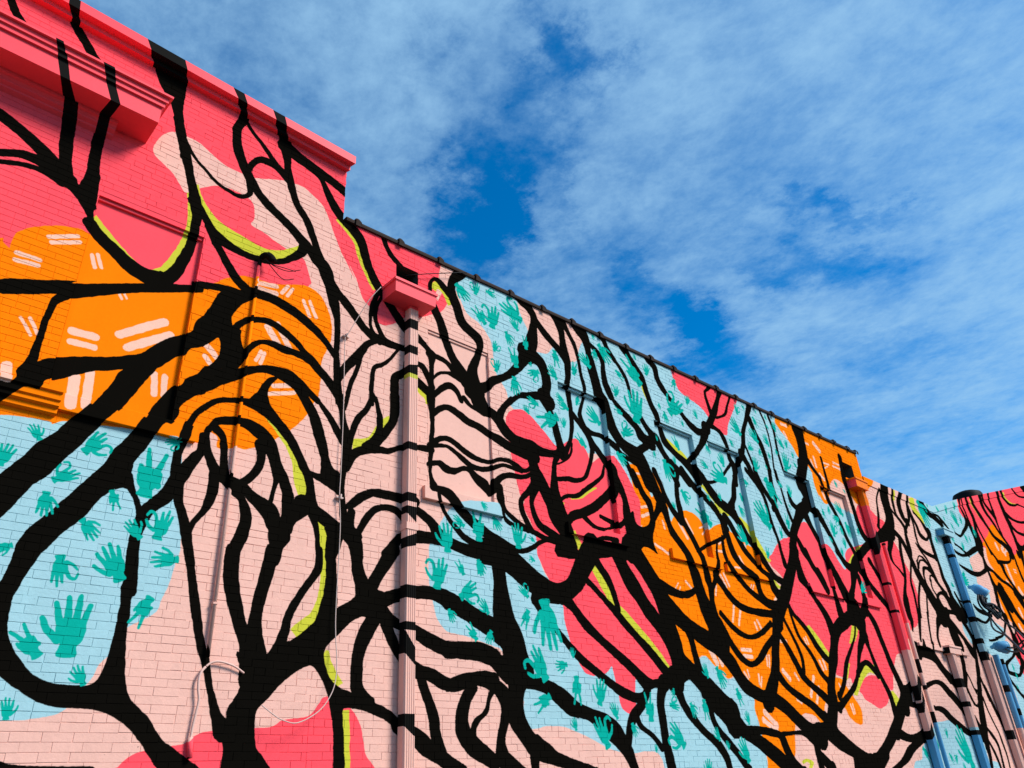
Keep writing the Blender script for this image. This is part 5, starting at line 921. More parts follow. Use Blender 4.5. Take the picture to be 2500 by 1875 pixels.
def mural_material(name, rough=.62, bump=.5, bscale=48, grime=.20):
    m, t = new_mat(name)
    g = nd(t, 'ShaderNodeNewGeometry'); at = nd(t, 'ShaderNodeAttribute', attribute_type='OBJECT', attribute_name='paint_shift')
    sb = nd(t, 'ShaderNodeVectorMath', operation='SUBTRACT'); t.links.new(g.outputs['Position'], sb.inputs[0]); t.links.new(at.outputs['Vector'], sb.inputs[1])
    # hand-painted edges waver a few millimetres
    wob = nd(t, 'ShaderNodeTexNoise'); wob.inputs['Scale'].default_value = 13; wob.inputs['Detail'].default_value = 3; t.links.new(g.outputs['Position'], wob.inputs['Vector'])
    w1 = nd(t, 'ShaderNodeVectorMath', operation='SUBTRACT'); t.links.new(wob.outputs['Color'], w1.inputs[0]); w1.inputs[1].default_value = (.5, .5, .5)
    w2 = nd(t, 'ShaderNodeVectorMath', operation='SCALE'); t.links.new(w1.outputs[0], w2.inputs[0]); w2.inputs['Scale'].default_value = .022
    w3 = nd(t, 'ShaderNodeVectorMath', operation='ADD'); t.links.new(sb.outputs[0], w3.inputs[0]); t.links.new(w2.outputs[0], w3.inputs[1])
    s = nd(t, 'ShaderNodeSeparateXYZ'); t.links.new(w3.outputs[0], s.inputs[0])
    a = mth(t, 'SUBTRACT', s.outputs[0], MX0); u = mth(t, 'DIVIDE', mth(t, 'DIVIDE', a, mth(t, 'ADD', a, MC)), MU1)
    v = mth(t, 'DIVIDE', mth(t, 'SUBTRACT', s.outputs[2], MZ0), MZ1 - MZ0)
    c = nd(t, 'ShaderNodeCombineXYZ'); t.links.new(u, c.inputs[0]); t.links.new(v, c.inputs[1])
    im = nd(t, 'ShaderNodeTexImage', interpolation='Linear', extension='EXTEND', image=PIC); t.links.new(c.outputs[0], im.inputs[0])
    col = wear(t, im.outputs[0], g.outputs['Position'], grime)
    h = mth(t, 'ADD', mth(t, 'MULTIPLY', noise(t, g.outputs['Position'], bscale, 5, .65), 1.0), mth(t, 'MULTIPLY', noise(t, g.outputs['Position'], 9, 3), .8))
    finish(t, col, rough, h, bump, spec=.0); return m
def paint_mat(name, col, rough=.5, bump=.15, grime=.12, metallic=0., scale=30):
    m, t = new_mat(name); g = nd(t, 'ShaderNodeNewGeometry'); r = nd(t, 'ShaderNodeRGB'); r.outputs[0].default_value = (*col, 1)
    c = wear(t, r.outputs[0], g.outputs['Position'], grime); finish(t, c, rough, noise(t, g.outputs['Position'], scale, 4), bump, metallic=metallic); return m
M_BRICK = mural_material('painted_brick'); M_STUCCO = mural_material('painted_stucco', .6, .3, 25, .17)
PM = {k: paint_mat('paint_' + n, RAIN[k], .45 if k != 'k' else .85) for k, n in (('p', 'peach'), ('c', 'coral'), ('o', 'orange'), ('b', 'sky_blue'), ('k', 'black'), ('t', 'teal'), ('l', 'lime'))}
PM['B'] = paint_mat('paint_mid_blue', (.09, .30, .50), .4)
M_TILE = paint_mat('weathered_coping', (.034, .022, .017), .8, .5, .5, 0, 18)
M_DARK = paint_mat('black_roof_metal', (.006, .006, .007), .6, .3, .3)
M_HOLE = paint_mat('dark_metal_throat', (.05, .055, .045), .7)
M_ASPH = paint_mat('asphalt', (.055, .053, .05), .9, .5, .3); M_ROOF = paint_mat('roof_felt', (.08, .08, .08), .9)
M_WIRE = paint_mat('black_wire', (.006, .006, .007), .5); M_CABLE = paint_mat('white_cable', (.58, .42, .36), .5, .1, .2); M_PCABLE = paint_mat('peach_painted_cable', (.68, .42, .35), .5)

# ------------------------------------------------------------------ helpers
COL = S.collection
def obj(name, me, parent=None, mats=None, kind=None):
    if mats:
        for m in (mats if isinstance(mats, (list, tuple)) else [mats]): me.materials.append(m)
    o = bpy.data.objects.new(name, me); COL.objects.link(o)
    if parent: o.parent = parent
    if kind: o['kind'] = kind
    return o
def empty(name, label, cat, loc=(0, 0, 0), group=None):
    o = bpy.data.objects.new(name, None); COL.objects.link(o); o.location = loc; o.empty_display_size = .1
    o['label'] = label; o['category'] = cat
    if group: o['group'] = group
    return o
def tag(o, label, cat, group=None):
    o['label'] = label; o['category'] = cat
    if group: o['group'] = group
    return o
def pydata(name, V, F, mi=None, smooth=False):
    me = bpy.data.meshes.new(name); me.from_pydata([tuple(v) for v in V], [], F)
    if mi is not None: me.polygons.foreach_set('material_index', mi)
    if smooth: me.polygons.foreach_set('use_smooth', [True] * len(me.polygons))
    me.update(); return me
class MB:
    def __init__(s): s.V = []; s.F = []; s.M = []
    def box(s, x0, x1, y0, y1, z0, z1, m=0):
        b = len(s.V); s.V += [(x, y, z) for x in (x0, x1) for y in (y0, y1) for z in (z0, z1)]
        s.F += [(b, b + 1, b + 3, b + 2), (b + 4, b + 6, b + 7, b + 5), (b, b + 4, b + 5, b + 1), (b + 2, b + 3, b + 7, b + 6), (b, b + 2, b + 6, b + 4), (b + 1, b + 5, b + 7, b + 3)]
        s.M += [m] * 6
    def quad(s, a, b, c, d, m=0):
        i = len(s.V); s.V += [a, b, c, d]; s.F.append((i, i + 1, i + 2, i + 3)); s.M.append(m)
    def ring(s, pts, m=0): # closed polygon face
        i = len(s.V); s.V += list(pts); s.F.append(tuple(range(i, i + len(pts)))); s.M.append(m)
    def mesh(s, name, smooth=False): return pydata(name, s.V, s.F, s.M, smooth)
def bevel(me, w, seg=2):
    bm = bmesh.new(); bm.from_mesh(me); bmesh.ops.remove_doubles(bm, verts=bm.verts, dist=1e-5)
    bmesh.ops.bevel(bm, geom=[e for e in bm.edges if e.is_manifold and e.calc_face_angle(0) > .5], offset=w, segments=seg, affect='EDGES', profile=.6, clamp_overlap=True)
    bmesh.ops.recalc_face_normals(bm, faces=bm.faces); bm.to_mesh(me); bm.free(); return me
def tube(name, pts, r, n=8, mat=None, parent=None, smooth=True, sub=6, cap=True):
    P = catmull(np.array(pts, float), sub) if len(pts) > 2 else np.array(pts, float)
    r = [r] * len(P) if isinstance(r, (int, float)) else r
    V = []; F = []
    prev = None
    for i, p in enumerate(P):
        t = Vector(P[min(i + 1, len(P) - 1)] - P[max(i - 1, 0)]).normalized()
        a = prev if prev else (Vector((0, 0, 1)) if abs(t.z) < .9 else Vector((1, 0, 0)))
        a = (a - t * a.dot(t)).normalized(); prev = a; b = t.cross(a)
        for k in range(n):
            th = math.tau * k / n; V.append(tuple(Vector(p) + (a * math.cos(th) + b * math.sin(th)) * r[i]))
    for i in range(len(P) - 1):
        for k in range(n): F.append((i * n + k, i * n + (k + 1) % n, (i + 1) * n + (k + 1) % n, (i + 1) * n + k))
    if cap: F.append(tuple(range(n))[::-1]); F.append(tuple(range(len(V) - n, len(V))))
    me = pydata(name, V, F, None, smooth)
    return obj(name, me, parent, mat)
# --- pieces of moulding: a profile (stand-off from wall, height) run along X; each painted branch crossing it is given by its
#     left and right X at every profile corner
def moulding(name, prof, X0, X1, cuts, parent, base, black, zs=0., ends=True, flare=0., kind=None):
    mb = MB(); n = len(prof); cols = []; seq = [[X0] * n]
    for L_, R_ in cuts: seq += [L_, R_]
    x1 = X1 if isinstance(X1, list) else [X1 + flare * max(p[0], 0) for p in prof]; seq.append(x1)
    for j in range(len(seq) - 1):
        m = 1 if j % 2 else 0
        for k in range(n - 1):
            P = lambda q, i: (q[i], WY - prof[i][0], prof[i][1] + zs * (q[i] - X0))
            a, b = seq[j], seq[j + 1]
            if abs(a[k] - b[k]) < 1e-6 and abs(a[k + 1] - b[k + 1]) < 1e-6: continue
            mb.quad(P(a, k), P(a, k + 1), P(b, k + 1), P(b, k), m)
    if ends:
        for q in (seq[0], seq[-1]): mb.ring([(q[i], WY - prof[i][0], prof[i][1] + zs * (q[i] - X0)) for i in range(n)] + ([(q[0], WY, prof[0][1] + zs * (q[0] - X0))] if prof[0][0] > 0 else []), 0)
    me = mb.mesh(name); return obj(name, me, parent, [base, black])

# ------------------------------------------------------------------ setting
g = MB(); g.quad((-300, -300, 0), (600, -300, 0), (600, 300, 0), (-300, 300, 0)); obj('ground', g.mesh('ground'), None, M_ASPH, 'structure')

# ------------------------------------------------------------------ brick walls
CH, BL, JT, BD = .0677, .2075, .0037, .0030          # course, stretcher module, joint, how far bricks stand proud
BACK = WY + BD
tall = empty('tall_building', 'tall coral and orange brick building with projecting cornice at the left end of the mural', 'building', (-3, WY, 0))
low = empty('low_building', 'long low brick building in the middle with dark tiled coping and six blind windows', 'building', (3.7, WY, 0))
rear = empty('rear_building', 'peach brick building with zebra-striped mural between red downspout and blue downspout', 'building', (17.45, WY, 0))
gable = empty('gable_building', 'farthest building with coral gable wall rising to the right edge', 'building', (21.35, WY, 0))
HOLES = []   # x0,x1,z0,z1
WINS = [(1.03, 2.07, 6.985, 0.055, 0.93, 2.3, 'o'), (5.01, 6.03, 6.977, 0.035, 4.93, 6.16, 'p'), (7.375, 8.4, 6.985, 0.08, 7.28, 8.52, 'b'), (9.62, 10.68, 7.0, 0.08, 9.52, 10.83, 'b'), (11.13, 12.12, 7.02, 0.08, 10.95, 12.31, 'b'), (13.68, 14.7, 7.055, 0.08, 13.6, 14.93, 'b'), (15.11, 16.26, 7.05, 0.08, 15.02, 16.44, 'b')]
for w_ in WINS: HOLES.append((w_[0], w_[1], 4.80, w_[2]))
SCUP = [(4.50, 4.845, 7.60, 7.80), (16.52, 17.02, 7.55, 7.93)]
HOLES += SCUP
Rm = camo.matrix_world.to_3x3().inverted(); FPX = cam.lens / 36 * 2500
def project(p):
    c = Rm @ (Vector(p) - camo.location)
    return (1250 + FPX * c.x / -c.z, 937.5 - FPX * c.y / -c.z, -c.z) if c.z < 0 else (9e9, 9e9, 9e9)
def brick_verts(w, h):
    e = .0011; y0 = 0; y1 = -BD
    hw, hh = w / 2, h / 2
    V = [(-hw, y0, -hh), (hw, y0, -hh), (hw, y0, hh), (-hw, y0, hh), (-hw, y1 + e, -hh), (hw, y1 + e, -hh), (hw, y1 + e, hh), (-hw, y1 + e, hh),
         (-hw + e, y1, -hh + e), (hw - e, y1, -hh + e), (hw - e, y1, hh - e), (-hw + e, y1, hh - e)]
    F = [(0, 1, 5, 4), (1, 2, 6, 5), (2, 3, 7, 6), (3, 0, 4, 7), (4, 5, 9, 8), (5, 6, 10, 9), (6, 7, 11, 10), (7, 4, 8, 11), (8, 9, 10, 11)]
    return V, F
BM = {}
for nm, wd_ in (('s', BL - JT), ('h', BL / 2 - JT)):
    V, F = brick_verts(wd_, CH - JT); me = pydata('brick', V, F); me.materials.append(M_BRICK); BM[nm] = me
def settle(x, z):
    """old courses wander: how far the brick at (x, z) has moved up, and how rough the laying is there"""
    k = np.clip((np.asarray(x) - 1.0) * 4, .12, 1.0)
    return k * (.0045 * np.sin(x * 1.3 + z * .7) * np.sin(z * 1.9 + x * .21) + .0028 * np.sin(x * 5.1 + z * 9.)), k
def brick_wall(parent, xa, xb, ztop, zbot=0.0):
    """ztop: function X -> height of the wall top"""
    rows = int((max(ztop(xa), ztop(xb)) - zbot) / CH) + 2; cand = []; odd = []
    for r in range(rows):
        zc = zbot + r * CH + CH / 2; header = r % 6 == 3
        step = BL / 2 if header else BL; off = (0 if header else (r % 2) * BL / 2) + (.011 if r % 5 else -.017)
        i0 = int(math.floor((xa - off) / step)); x = off + i0 * step
        while x < xb:
            l, rr = max(x + JT / 2, xa + .001), min(x + step - JT / 2, xb - .001); x += step
            if rr - l < .02: continue
            t, b = zc + CH / 2 - JT / 2, zc - CH / 2 + JT / 2
            tt = min(ztop(l), ztop(rr))
            if b > tt - .012: continue
            full = abs(rr - l - (step - JT)) < 1e-4 and t < tt
            t = min(t, tt - .002); segs = [(l, rr)]
            for (a, c, d, e) in HOLES:
                if b < e and t > d:
                    if b < d or t > e:       # course cut by head or foot of an opening: keep the larger remainder outside
                        pass
                    ns = []
                    for (p, q) in segs:
                        if q <= a or p >= c: ns.append((p, q))
                        else:
                            full = False
                            if a - p > .02: ns.append((p, a - .002))
                            if q - c > .02: ns.append((c + .002, q))
                    segs = ns
            for (p, q) in segs:
                cxx = (p + q) / 2; cz = (b + t) / 2
                px, py, dz = project((cxx, WY, cz)); inv = -60 < px < 2560 and -60 < py < 1935
                if not inv and (r + int(x * 3)) % 1: continue
                (cand if full and inv else odd).append((dz, cxx, cz, q - p, t - b, 'h' if header else 's'))
    cand.sort(key=lambda c: c[0] / (.55 if c[5] == 'h' else 1))
    for (dz, X, Z, w, h, k) in cand[:296]:
        o = bpy.data.objects.new('brick', BM[k]); COL.objects.link(o); o.parent = parent
        dz_, k_ = settle(X, Z); dz_, k_ = float(dz_), float(k_)
        o.location = (X - parent.location.x + random.uniform(-.003, .003) * k_, BACK - parent.location.y - random.uniform(0, .0015) * k_, Z - parent.location.z + dz_ + random.uniform(-.0014, .0014) * k_)
        o.rotation_euler = (random.uniform(-.016, .016) * k_, random.uniform(-.004, .004) * k_, random.uniform(-.006, .006) * k_)
    rest = cand[296:] + odd
    A = np.array([(c[1], c[2], c[3], c[4]) for c in rest]); n = len(A)
    e = .0011; sx = np.array([-1, 1, 1, -1]); sz = np.array([-1, -1, 1, 1])
    wv, kk = settle(A[:, 0:1], A[:, 1:2])
    hw = A[:, 2:3] / 2 + np.random.uniform(-.002, .003, (n, 1)) * kk; hh = A[:, 3:4] / 2 + np.random.uniform(-.0012, .0022, (n, 1)) * kk
    jz = wv + np.random.uniform(-.0016, .0016, (n, 1)) * kk; jx = np.random.uniform(-.004, .004, (n, 1)) * kk; jy = np.random.uniform(0, .0022, (n, 1)) * kk
    tl = np.random.uniform(-.0010, .0010, (n, 1)) * kk; tx = np.random.uniform(-.0007, .0007, (n, 1)) * kk
    V = np.zeros((n, 12, 3))
    for lay, (yy, ee) in enumerate(((0, 0), (-BD + e, 0), (-BD, e))):
        V[:, lay * 4:lay * 4 + 4, 0] = A[:, 0:1] + jx + sx * (hw - ee)
        V[:, lay * 4:lay * 4 + 4, 2] = A[:, 1:2] + jz + sz * (hh - ee)
        V[:, lay * 4:lay * 4 + 4, 1] = BACK + yy - (jy + tl * sx + tx * sz if lay else 0)
    base = np.array(brick_verts(1, 1)[1]); Fc = (base[None] + (np.arange(n) * 12)[:, None, None]).reshape(-1, 4)
    me = bpy.data.meshes.new('small_bricks'); me.vertices.add(n * 12); me.vertices.foreach_set('co', V.ravel())
    me.loops.add(len(Fc) * 4); me.loops.foreach_set('vertex_index', Fc.ravel().astype(np.int32)); me.polygons.add(len(Fc)); me.polygons.foreach_set('use_smooth', np.zeros(len(Fc), bool))
    me.polygons.foreach_set('loop_start', np.arange(0, len(Fc) * 4, 4, dtype=np.int32)); me.update(calc_edges=True); me.shade_flat()
    o = obj('small_bricks', me, None, M_BRICK, 'stuff'); parent_keep(o, parent)
def parent_keep(o, p):
    o.parent = p; o.matrix_parent_inverse = Matrix.Translation(-Vector(p.location)); return o
def wall_body(parent, xa, xb, top, depth):
    """mortar face with openings, plus the building mass behind it; top: list of (x, z)"""
    xs = sorted({xa, xb, *[x for x, z in top if xa < x < xb], *[v for h in HOLES for v in h[:2] if xa < v < xb]})
    f = lambda x: float(np.interp(x, [t[0] for t in top], [t[1] for t in top]))
    mb = MB()
    for a, b in zip(xs[:-1], xs[1:]):
        hs = sorted([(h[2], h[3]) for h in HOLES if h[0] <= a + 1e-6 and h[1] >= b - 1e-6]); z = 0.
        for (d, e) in hs: mb.quad((a, BACK, z), (b, BACK, z), (b, BACK, d), (a, BACK, d)); z = e
        mb.quad((a, BACK, z), (b, BACK, z), (b, BACK, f(b)), (a, BACK, f(a)))
        mb.quad((a, BACK, f(a)), (b, BACK, f(b)), (b, BACK + depth, f(b)), (a, BACK + depth, f(a)), 1)
        mb.quad((a, BACK + depth, 0), (a, BACK + depth, f(a)), (b, BACK + depth, f(b)), (b, BACK + depth, 0))
    for x in (xa, xb): mb.quad((x, BACK, 0), (x, BACK + depth, 0), (x, BACK + depth, f(x)), (x, BACK, f(x)))
    o = obj('wall', mb.mesh('wall'), None, [M_BRICK, M_ROOF]); parent_keep(o, parent)
TOP_T = [(-6, 9.30), (3.69, 8.98)]
TOP_L = [(3.69, 8.10), (17.45, 8.34)]
TOP_R = [(17.45, 7.755), (21.35, 7.80)]
TOP_G = [(21.35, 7.80), (23.37, 8.39), (31.5, 10.6), (34.5, 11.3)]
interp = lambda tp: (lambda x: float(np.interp(x, [t[0] for t in tp], [t[1] for t in tp])))
for p, tp, dep in ((tall, TOP_T, 7), (low, TOP_L, 9), (rear, TOP_R, 9), (gable, TOP_G, 9)):
    wall_body(p, tp[0][0], tp[-1][0], tp, dep); brick_wall(p, tp[0][0] if p is not tall else -1.6, tp[-1][0], interp(tp), 0.0 if p is tall else 0.0)

# ------------------------------------------------------------------ blind windows
def shift(o, d, x, z):
    """the picture runs on across set-back or proud surfaces; its registration there is off by this much"""
    o['paint_shift'] = [x * d / WY, 0., (z - 1.55) * d / WY]; return o
for i, (x0, x1, zt, dp, sx0, sx1, wcol) in enumerate(WINS):
    par = tall if i == 0 else low if x0 < 17 else rear
    wn = bpy.data.objects.new('window', None); COL.objects.link(wn); wn.parent = par; wn.location = Vector((x0, WY, 4.8)) - par.location
    def sub(o): o.parent = wn; o.matrix_parent_inverse = Matrix.Translation(-Vector((x0, WY, 4.8))); return o
    p = MB(); Y = WY + dp
    nx, nz = 6, 10
    for a in range(nx):
        for b in range(nz):
            X0_, X1_ = x0 + (x1 - x0) * a / nx, x0 + (x1 - x0) * (a + 1) / nx; Z0_, Z1_ = 4.8 + (zt - 4.8) * b / nz, 4.8 + (zt - 4.8) * (b + 1) / nz
            p.quad((X0_, Y, Z0_), (X1_, Y, Z0_), (X1_, Y, Z1_), (X0_, Y, Z1_))
    shift(sub(obj('panel', p.mesh('panel'), None, M_STUCCO)), dp, (x0 + x1) / 2, 6.0)
    r = MB()
    r.quad((x0, BACK - .004, 4.8), (x0, BACK - .004, zt), (x0, Y, zt), (x0, Y, 4.8)); r.quad((x0, BACK - .004, zt), (x1, BACK - .004, zt), (x1, Y, zt), (x0, Y, zt)); r.quad((x1, BACK - .004, 4.8), (x1, Y, 4.8), (x1, Y, zt), (x1, BACK - .004, zt))
    shift(sub(obj('reveal', r.mesh('reveal'), None, M_STUCCO)), dp * .5, (x0 + x1) / 2, 6.0)
    lt = MB(); lt.box(x0 + .004, x1 - .004, WY + dp * .45, Y + .01, zt - .035, zt - .004)
    sub(obj('lintel', bevel(lt.mesh('lintel'), .003), None, M_STUCCO))
    sl_ = MB(); sl_.box(sx0, sx1, WY - .055, Y + .01, 4.645, 4.80)
    shift(sub(obj('sill', bevel(sl_.mesh('sill'), .006), None, M_STUCCO)), -.05, (sx0 + sx1) / 2, 4.7)
# far sill under the zebra stripes
s_ = MB(); s_.box(17.82, 20.5, WY - .05, WY + .01, 3.99, 4.09); parent_keep(shift(obj('sill', bevel(s_.mesh('sill'), .005), None, M_STUCCO), -.05, 19., 4.05), rear)

# ------------------------------------------------------------------ tall building: coping, projecting cornice, ledge
CPL = lambda z: 0
cut = lambda Ls, Rs: (Ls, Rs)
zc = 9.30 - .033 * 0
cz = [9.298, 9.174, 9.115]
prof = [(-.3, cz[0]), (.16, cz[0]), (.16, cz[1]), (.07, cz[1] - .0), (.07, cz[2]), (0, cz[2])]
o = moulding('coping', prof, -3.0, 3.685, [([0.267, 0.267, 0.283, 0.325, 0.356, 0.36], [0.374, 0.374, 0.39, 0.408, 0.436, 0.441]), ([1.06, 1.06, 1.12, 1.152, 1.192, 1.204], [1.479, 1.479, 1.524, 1.548, 1.577, 1.594]), ([2.05, 2.05, 2.126, 2.163, 2.204, 2.227], [2.187, 2.187, 2.243, 2.274, 2.297, 2.321]), ([2.555, 2.555, 2.611, 2.645, 2.68, 2.708], [2.714, 2.714, 2.754, 2.792, 2.824, 2.853])], None, PM['c'], PM['k'], zs=-.0345, flare=.25); parent_keep(o, tall)

prof = [(0, 8.24), (0.46, 8.205), (0.46, 8.178), (0.425, 8.176), (0.425, 8.118), (0.402, 8.115), (0.402, 8.062), (0.375, 8.06), (0.375, 7.855), (0.14, 7.855)]
o = moulding('cornice', prof, -3.0, [1.385, 1.385, 1.385, 1.355, 1.355, 1.335, 1.335, 1.315, 1.315, 1.315], [([0.278, 0.261, 0.271, 0.285, 0.301, 0.314, 0.323, 0.33, 0.395, 0.482], [0.349, 0.33, 0.34, 0.359, 0.373, 0.398, 0.41, 0.424, 0.482, 0.595]), ([0.733, 0.688, 0.702, 0.719, 0.731, 0.748, 0.759, 0.768, 0.851, 0.82], [0.847, 0.796, 0.808, 0.821, 0.831, 0.844, 0.853, 0.861, 0.943, 0.92])], None, PM['c'], PM['k']); parent_keep(o, tall)
e_ = MB(); e_.quad((1.315, WY - .14, 7.855), (1.315, WY - .14, 8.0), (1.315, WY, 8.0), (1.315, WY, 7.855)); e_.quad((1.315, WY - .14, 7.855), (1.315, WY, 7.855), (.99, WY, 7.855), (.99, WY - .14, 7.855)); parent_keep(obj('soffit_return', e_.mesh('soffit_return'), None, PM['c']), tall)
prof = [(0.14, 7.855), (0.14, 7.82), (0.11, 7.81), (0.09, 7.785), (0.09, 7.765), (0.05, 7.745), (0.05, 7.725), (0, 7.7)]
o = moulding('bed_mould', prof, -3.0, 1.0, [([0.496, 0.501, 0.508, 0.515, 0.519, 0.527, 0.532, 0.541], [0.622, 0.627, 0.636, 0.643, 0.648, 0.658, 0.663, 0.673]), ([0.821, 0.822, 0.826, 0.83, 0.831, 0.836, 0.837, 0.844], [0.92, 0.921, 0.926, 0.93, 0.931, 0.938, 0.939, 0.947])], None, PM['c'], PM['k']); parent_keep(o, tall)

prof = [(0, 4.84), (.13, 4.80), (.13, 4.765), (.105, 4.755), (.105, 4.70), (.085, 4.69), (.085, 4.655), (.05, 4.64), (.05, 4.60), (0, 4.585)]
o = moulding('ledge', prof, -3.0, 1.133, [], None, M_STUCCO, PM['k']); shift(o, -.1, .4, 4.7); parent_keep(o, tall)

# ------------------------------------------------------------------ low building: clay coping with ridge caps
SL = (8.34 - 8.10) / (17.45 - 3.69)
x = 3.72; k = 0; RB = 4.542 - .657
prof = [(-.34, 0), (-.34, .03), (-.12, .06), (.02, .048), (.034, .012), (.03, -.014), (.0, -.018)]
while x < 17.4:
    xn = min(RB + .657 * k, 17.43) if k == 0 else min(x + .657, 17.43)
    if k == 0: xn = RB
    mb = MB(); z0 = 8.10 + SL * (x - 3.69) + random.uniform(-.004, .004); z1 = 8.10 + SL * (xn - 3.69) + random.uniform(-.004, .004)
    for (a, b), (c, d) in zip(prof[:-1], prof[1:]): mb.quad((x + .004, WY - a, z0 + b), (x + .004, WY - c, z0 + d), (xn - .004, WY - c, z1 + d), (xn - .004, WY - a, z1 + b))
    for X_, z_ in ((x + .004, z0), (xn - .004, z1)): mb.ring([(X_, WY - a, z_ + b) for a, b in prof])
    parent_keep(obj('coping_tile', mb.mesh('coping_tile'), None, M_TILE), low)
    # ridge cap over the joint
    X_ = xn; cp = MB(); W_ = .042; nseg = 6; pr = [(-.35, .045), (-.12, .105), (.025, .09), (.06, .04), (.055, -.01)]
    pts = [[(X_ + math.cos(math.pi * j / nseg) * W_ * (1.0), WY - a, z1 + b - .03 + math.sin(math.pi * j / nseg) * .035) for j in range(nseg + 1)] for a, b in pr]
    for q in range(len(pts) - 1):
        for j in range(nseg): cp.quad(pts[q][j], pts[q][j + 1], pts[q + 1][j + 1], pts[q + 1][j])
    cp.ring(pts[-1]); cp.ring(pts[0])
    parent_keep(obj('ridge_cap', cp.mesh('ridge_cap', True), None, M_TILE), low)
    x = xn; k += 1
# flat metal edging of the rear walls
for par, tp in ((rear, TOP_R), (gable, TOP_G)):
    mb = MB()
    for (a, za), (b, zb) in zip(tp[:-1], tp[1:]):
        mb.quad((a, WY - .02, za - .16), (b, WY - .02, zb - .16), (b, WY - .02, zb + .02), (a, WY - .02, za + .02)); mb.quad((a, WY - .02, za + .02), (b, WY - .02, zb + .02), (b, WY + .3, zb + .02), (a, WY + .3, za + .02))
        mb.quad((a, WY - .02, za - .16), (a, WY + .004, za - .16), (b, WY + .004, zb - .16), (b, WY - .02, zb - .16))
    parent_keep(obj('coping', mb.mesh('coping'), None, M_STUCCO), par)
# scupper throats
for (a, b, c, d), par in zip(SCUP, (low, low)):
    mb = MB(); Y = WY + .32
    mb.quad((a, WY, c), (b, WY, c), (b, Y, c), (a, Y, c)); mb.quad((a, WY, d), (a, Y, d), (b, Y, d), (b, WY, d)); mb.quad((a, WY, c), (a, Y, c), (a, Y, d), (a, WY, d)); mb.quad((b, WY, c), (b, WY, d), (b, Y, d), (b, Y, c)); mb.quad((a, Y, c), (b, Y, c), (b, Y, d), (a, Y, d))
    parent_keep(obj('scupper', mb.mesh('scupper'), None, M_HOLE), par)
# ------------------------------------------------------------------ downspouts
def ribbed(w, d):
    """cross-section of a corrugated rectangular downspout: (x, stand-off)"""
    P = [(-w / 2, .0), (-w / 2, d * .8), (-w / 2 + .012, d)]
    nr = 4
    for i in range(nr):
        a = -w / 2 + .018 + (w - .036) * i / nr; b = -w / 2 + .018 + (w - .036) * (i + 1) / nr
        P += [(a + (b - a) * .15, d), (a + (b - a) * .35, d - .006), (a + (b - a) * .65, d - .006), (a + (b - a) * .85, d)]
    return P + [(w / 2 - .012, d), (w / 2, d * .8), (w / 2, 0)]
def roundsec(w, d, n=14): return [(math.cos(math.tau * i / n) * w / 2, d / 2 + math.sin(math.tau * i / n) * d / 2) for i in range(n)]
def spout(parent, name, x, gap, sec, bands, lean=0.):
    """bands: from top (z, colour) ... (z_end, None); tilt: paint edges rise by this over the width"""
    mb = MB(); keys = []
    for (z0, c, tl), (z1, _, tl2) in zip(bands[:-1], bands[1:]):
        if c not in keys: keys.append(c)
        m = keys.index(c); n = len(sec); w = max(s[0] for s in sec)
        for i in range(n):
            a, b = sec[i], sec[(i + 1) % n]
            mb.quad((x + a[0], WY - gap - a[1], z0 + tl * a[0] / w), (x + b[0], WY - gap - b[1], z0 + tl * b[0] / w), (x + b[0], WY - gap - b[1], z1 + tl2 * b[0] / w), (x + a[0], WY - gap - a[1], z1 + tl2 * a[0] / w), m)
    me = mb.mesh(name, False); bm = bmesh.new(); bm.from_mesh(me); bmesh.ops.remove_doubles(bm, verts=bm.verts, dist=1e-4); bmesh.ops.recalc_face_normals(bm, faces=bm.faces); bm.to_mesh(me); bm.free()
    o = obj(name, me, None, [PM[c] for c in keys]); parent_keep(o, parent); return o
def head(parent, x0, x1, z0, z1, d, mat, mside=None, rim=.03, taper=.06):
    mb = MB(); g = .004
    # box tapering to the outlet, rolled rim on top
    A = [(x0, WY - g, z1), (x1, WY - g, z1), (x1, WY - d, z1), (x0, WY - d, z1)]; B = [(x0 + taper * .1, WY - g, z0), (x1 - taper * .1, WY - g, z0), (x1 - taper * .1, WY - d + .01, z0), (x0 + taper * .1, WY - d + .01, z0)]
    for i in range(4): j = (i + 1) % 4; mb.quad(A[i], A[j], B[j], B[i], 1 if (mside and i == 3) else 0)
    mb.ring(B); mb.ring([(a[0], a[1], z1 - .05) for a in A])
    o = obj('conductor_head', mb.mesh('conductor_head'), None, [mat, mside or mat]); parent_keep(o, parent)
    r = MB()
    for (a, b, c, e) in ((x0 - .014, x1 + .014, WY - d - .014, WY - d + .006), (x0 - .014, x0 + .006, WY - d + .006, WY - g), (x1 - .006, x1 + .014, WY - d + .006, WY - g)): r.box(a, b, c, e, z1 - rim, z1 + .006)
    parent_keep(obj('rim', r.mesh('rim'), None, mat), parent)
def strap(parent, x, gap, w, d, z, mat, h=.05):
    mb = MB(); e = .006
    mb.box(x - w / 2 - e, x + w / 2 + e, WY - gap - d - e, WY - gap - d - .001, z, z + h); mb.box(x - w / 2 - e, x - w / 2 - .001, WY - gap - d, WY, z, z + h); mb.box(x + w / 2 + .001, x + w / 2 + e, WY - gap - d, WY, z, z + h)
    mb.box(x - w / 2 - .06, x - w / 2 - e, WY - .008, WY - .002, z, z + h)
    parent_keep(obj('strap', mb.mesh('strap'), None, mat), parent)
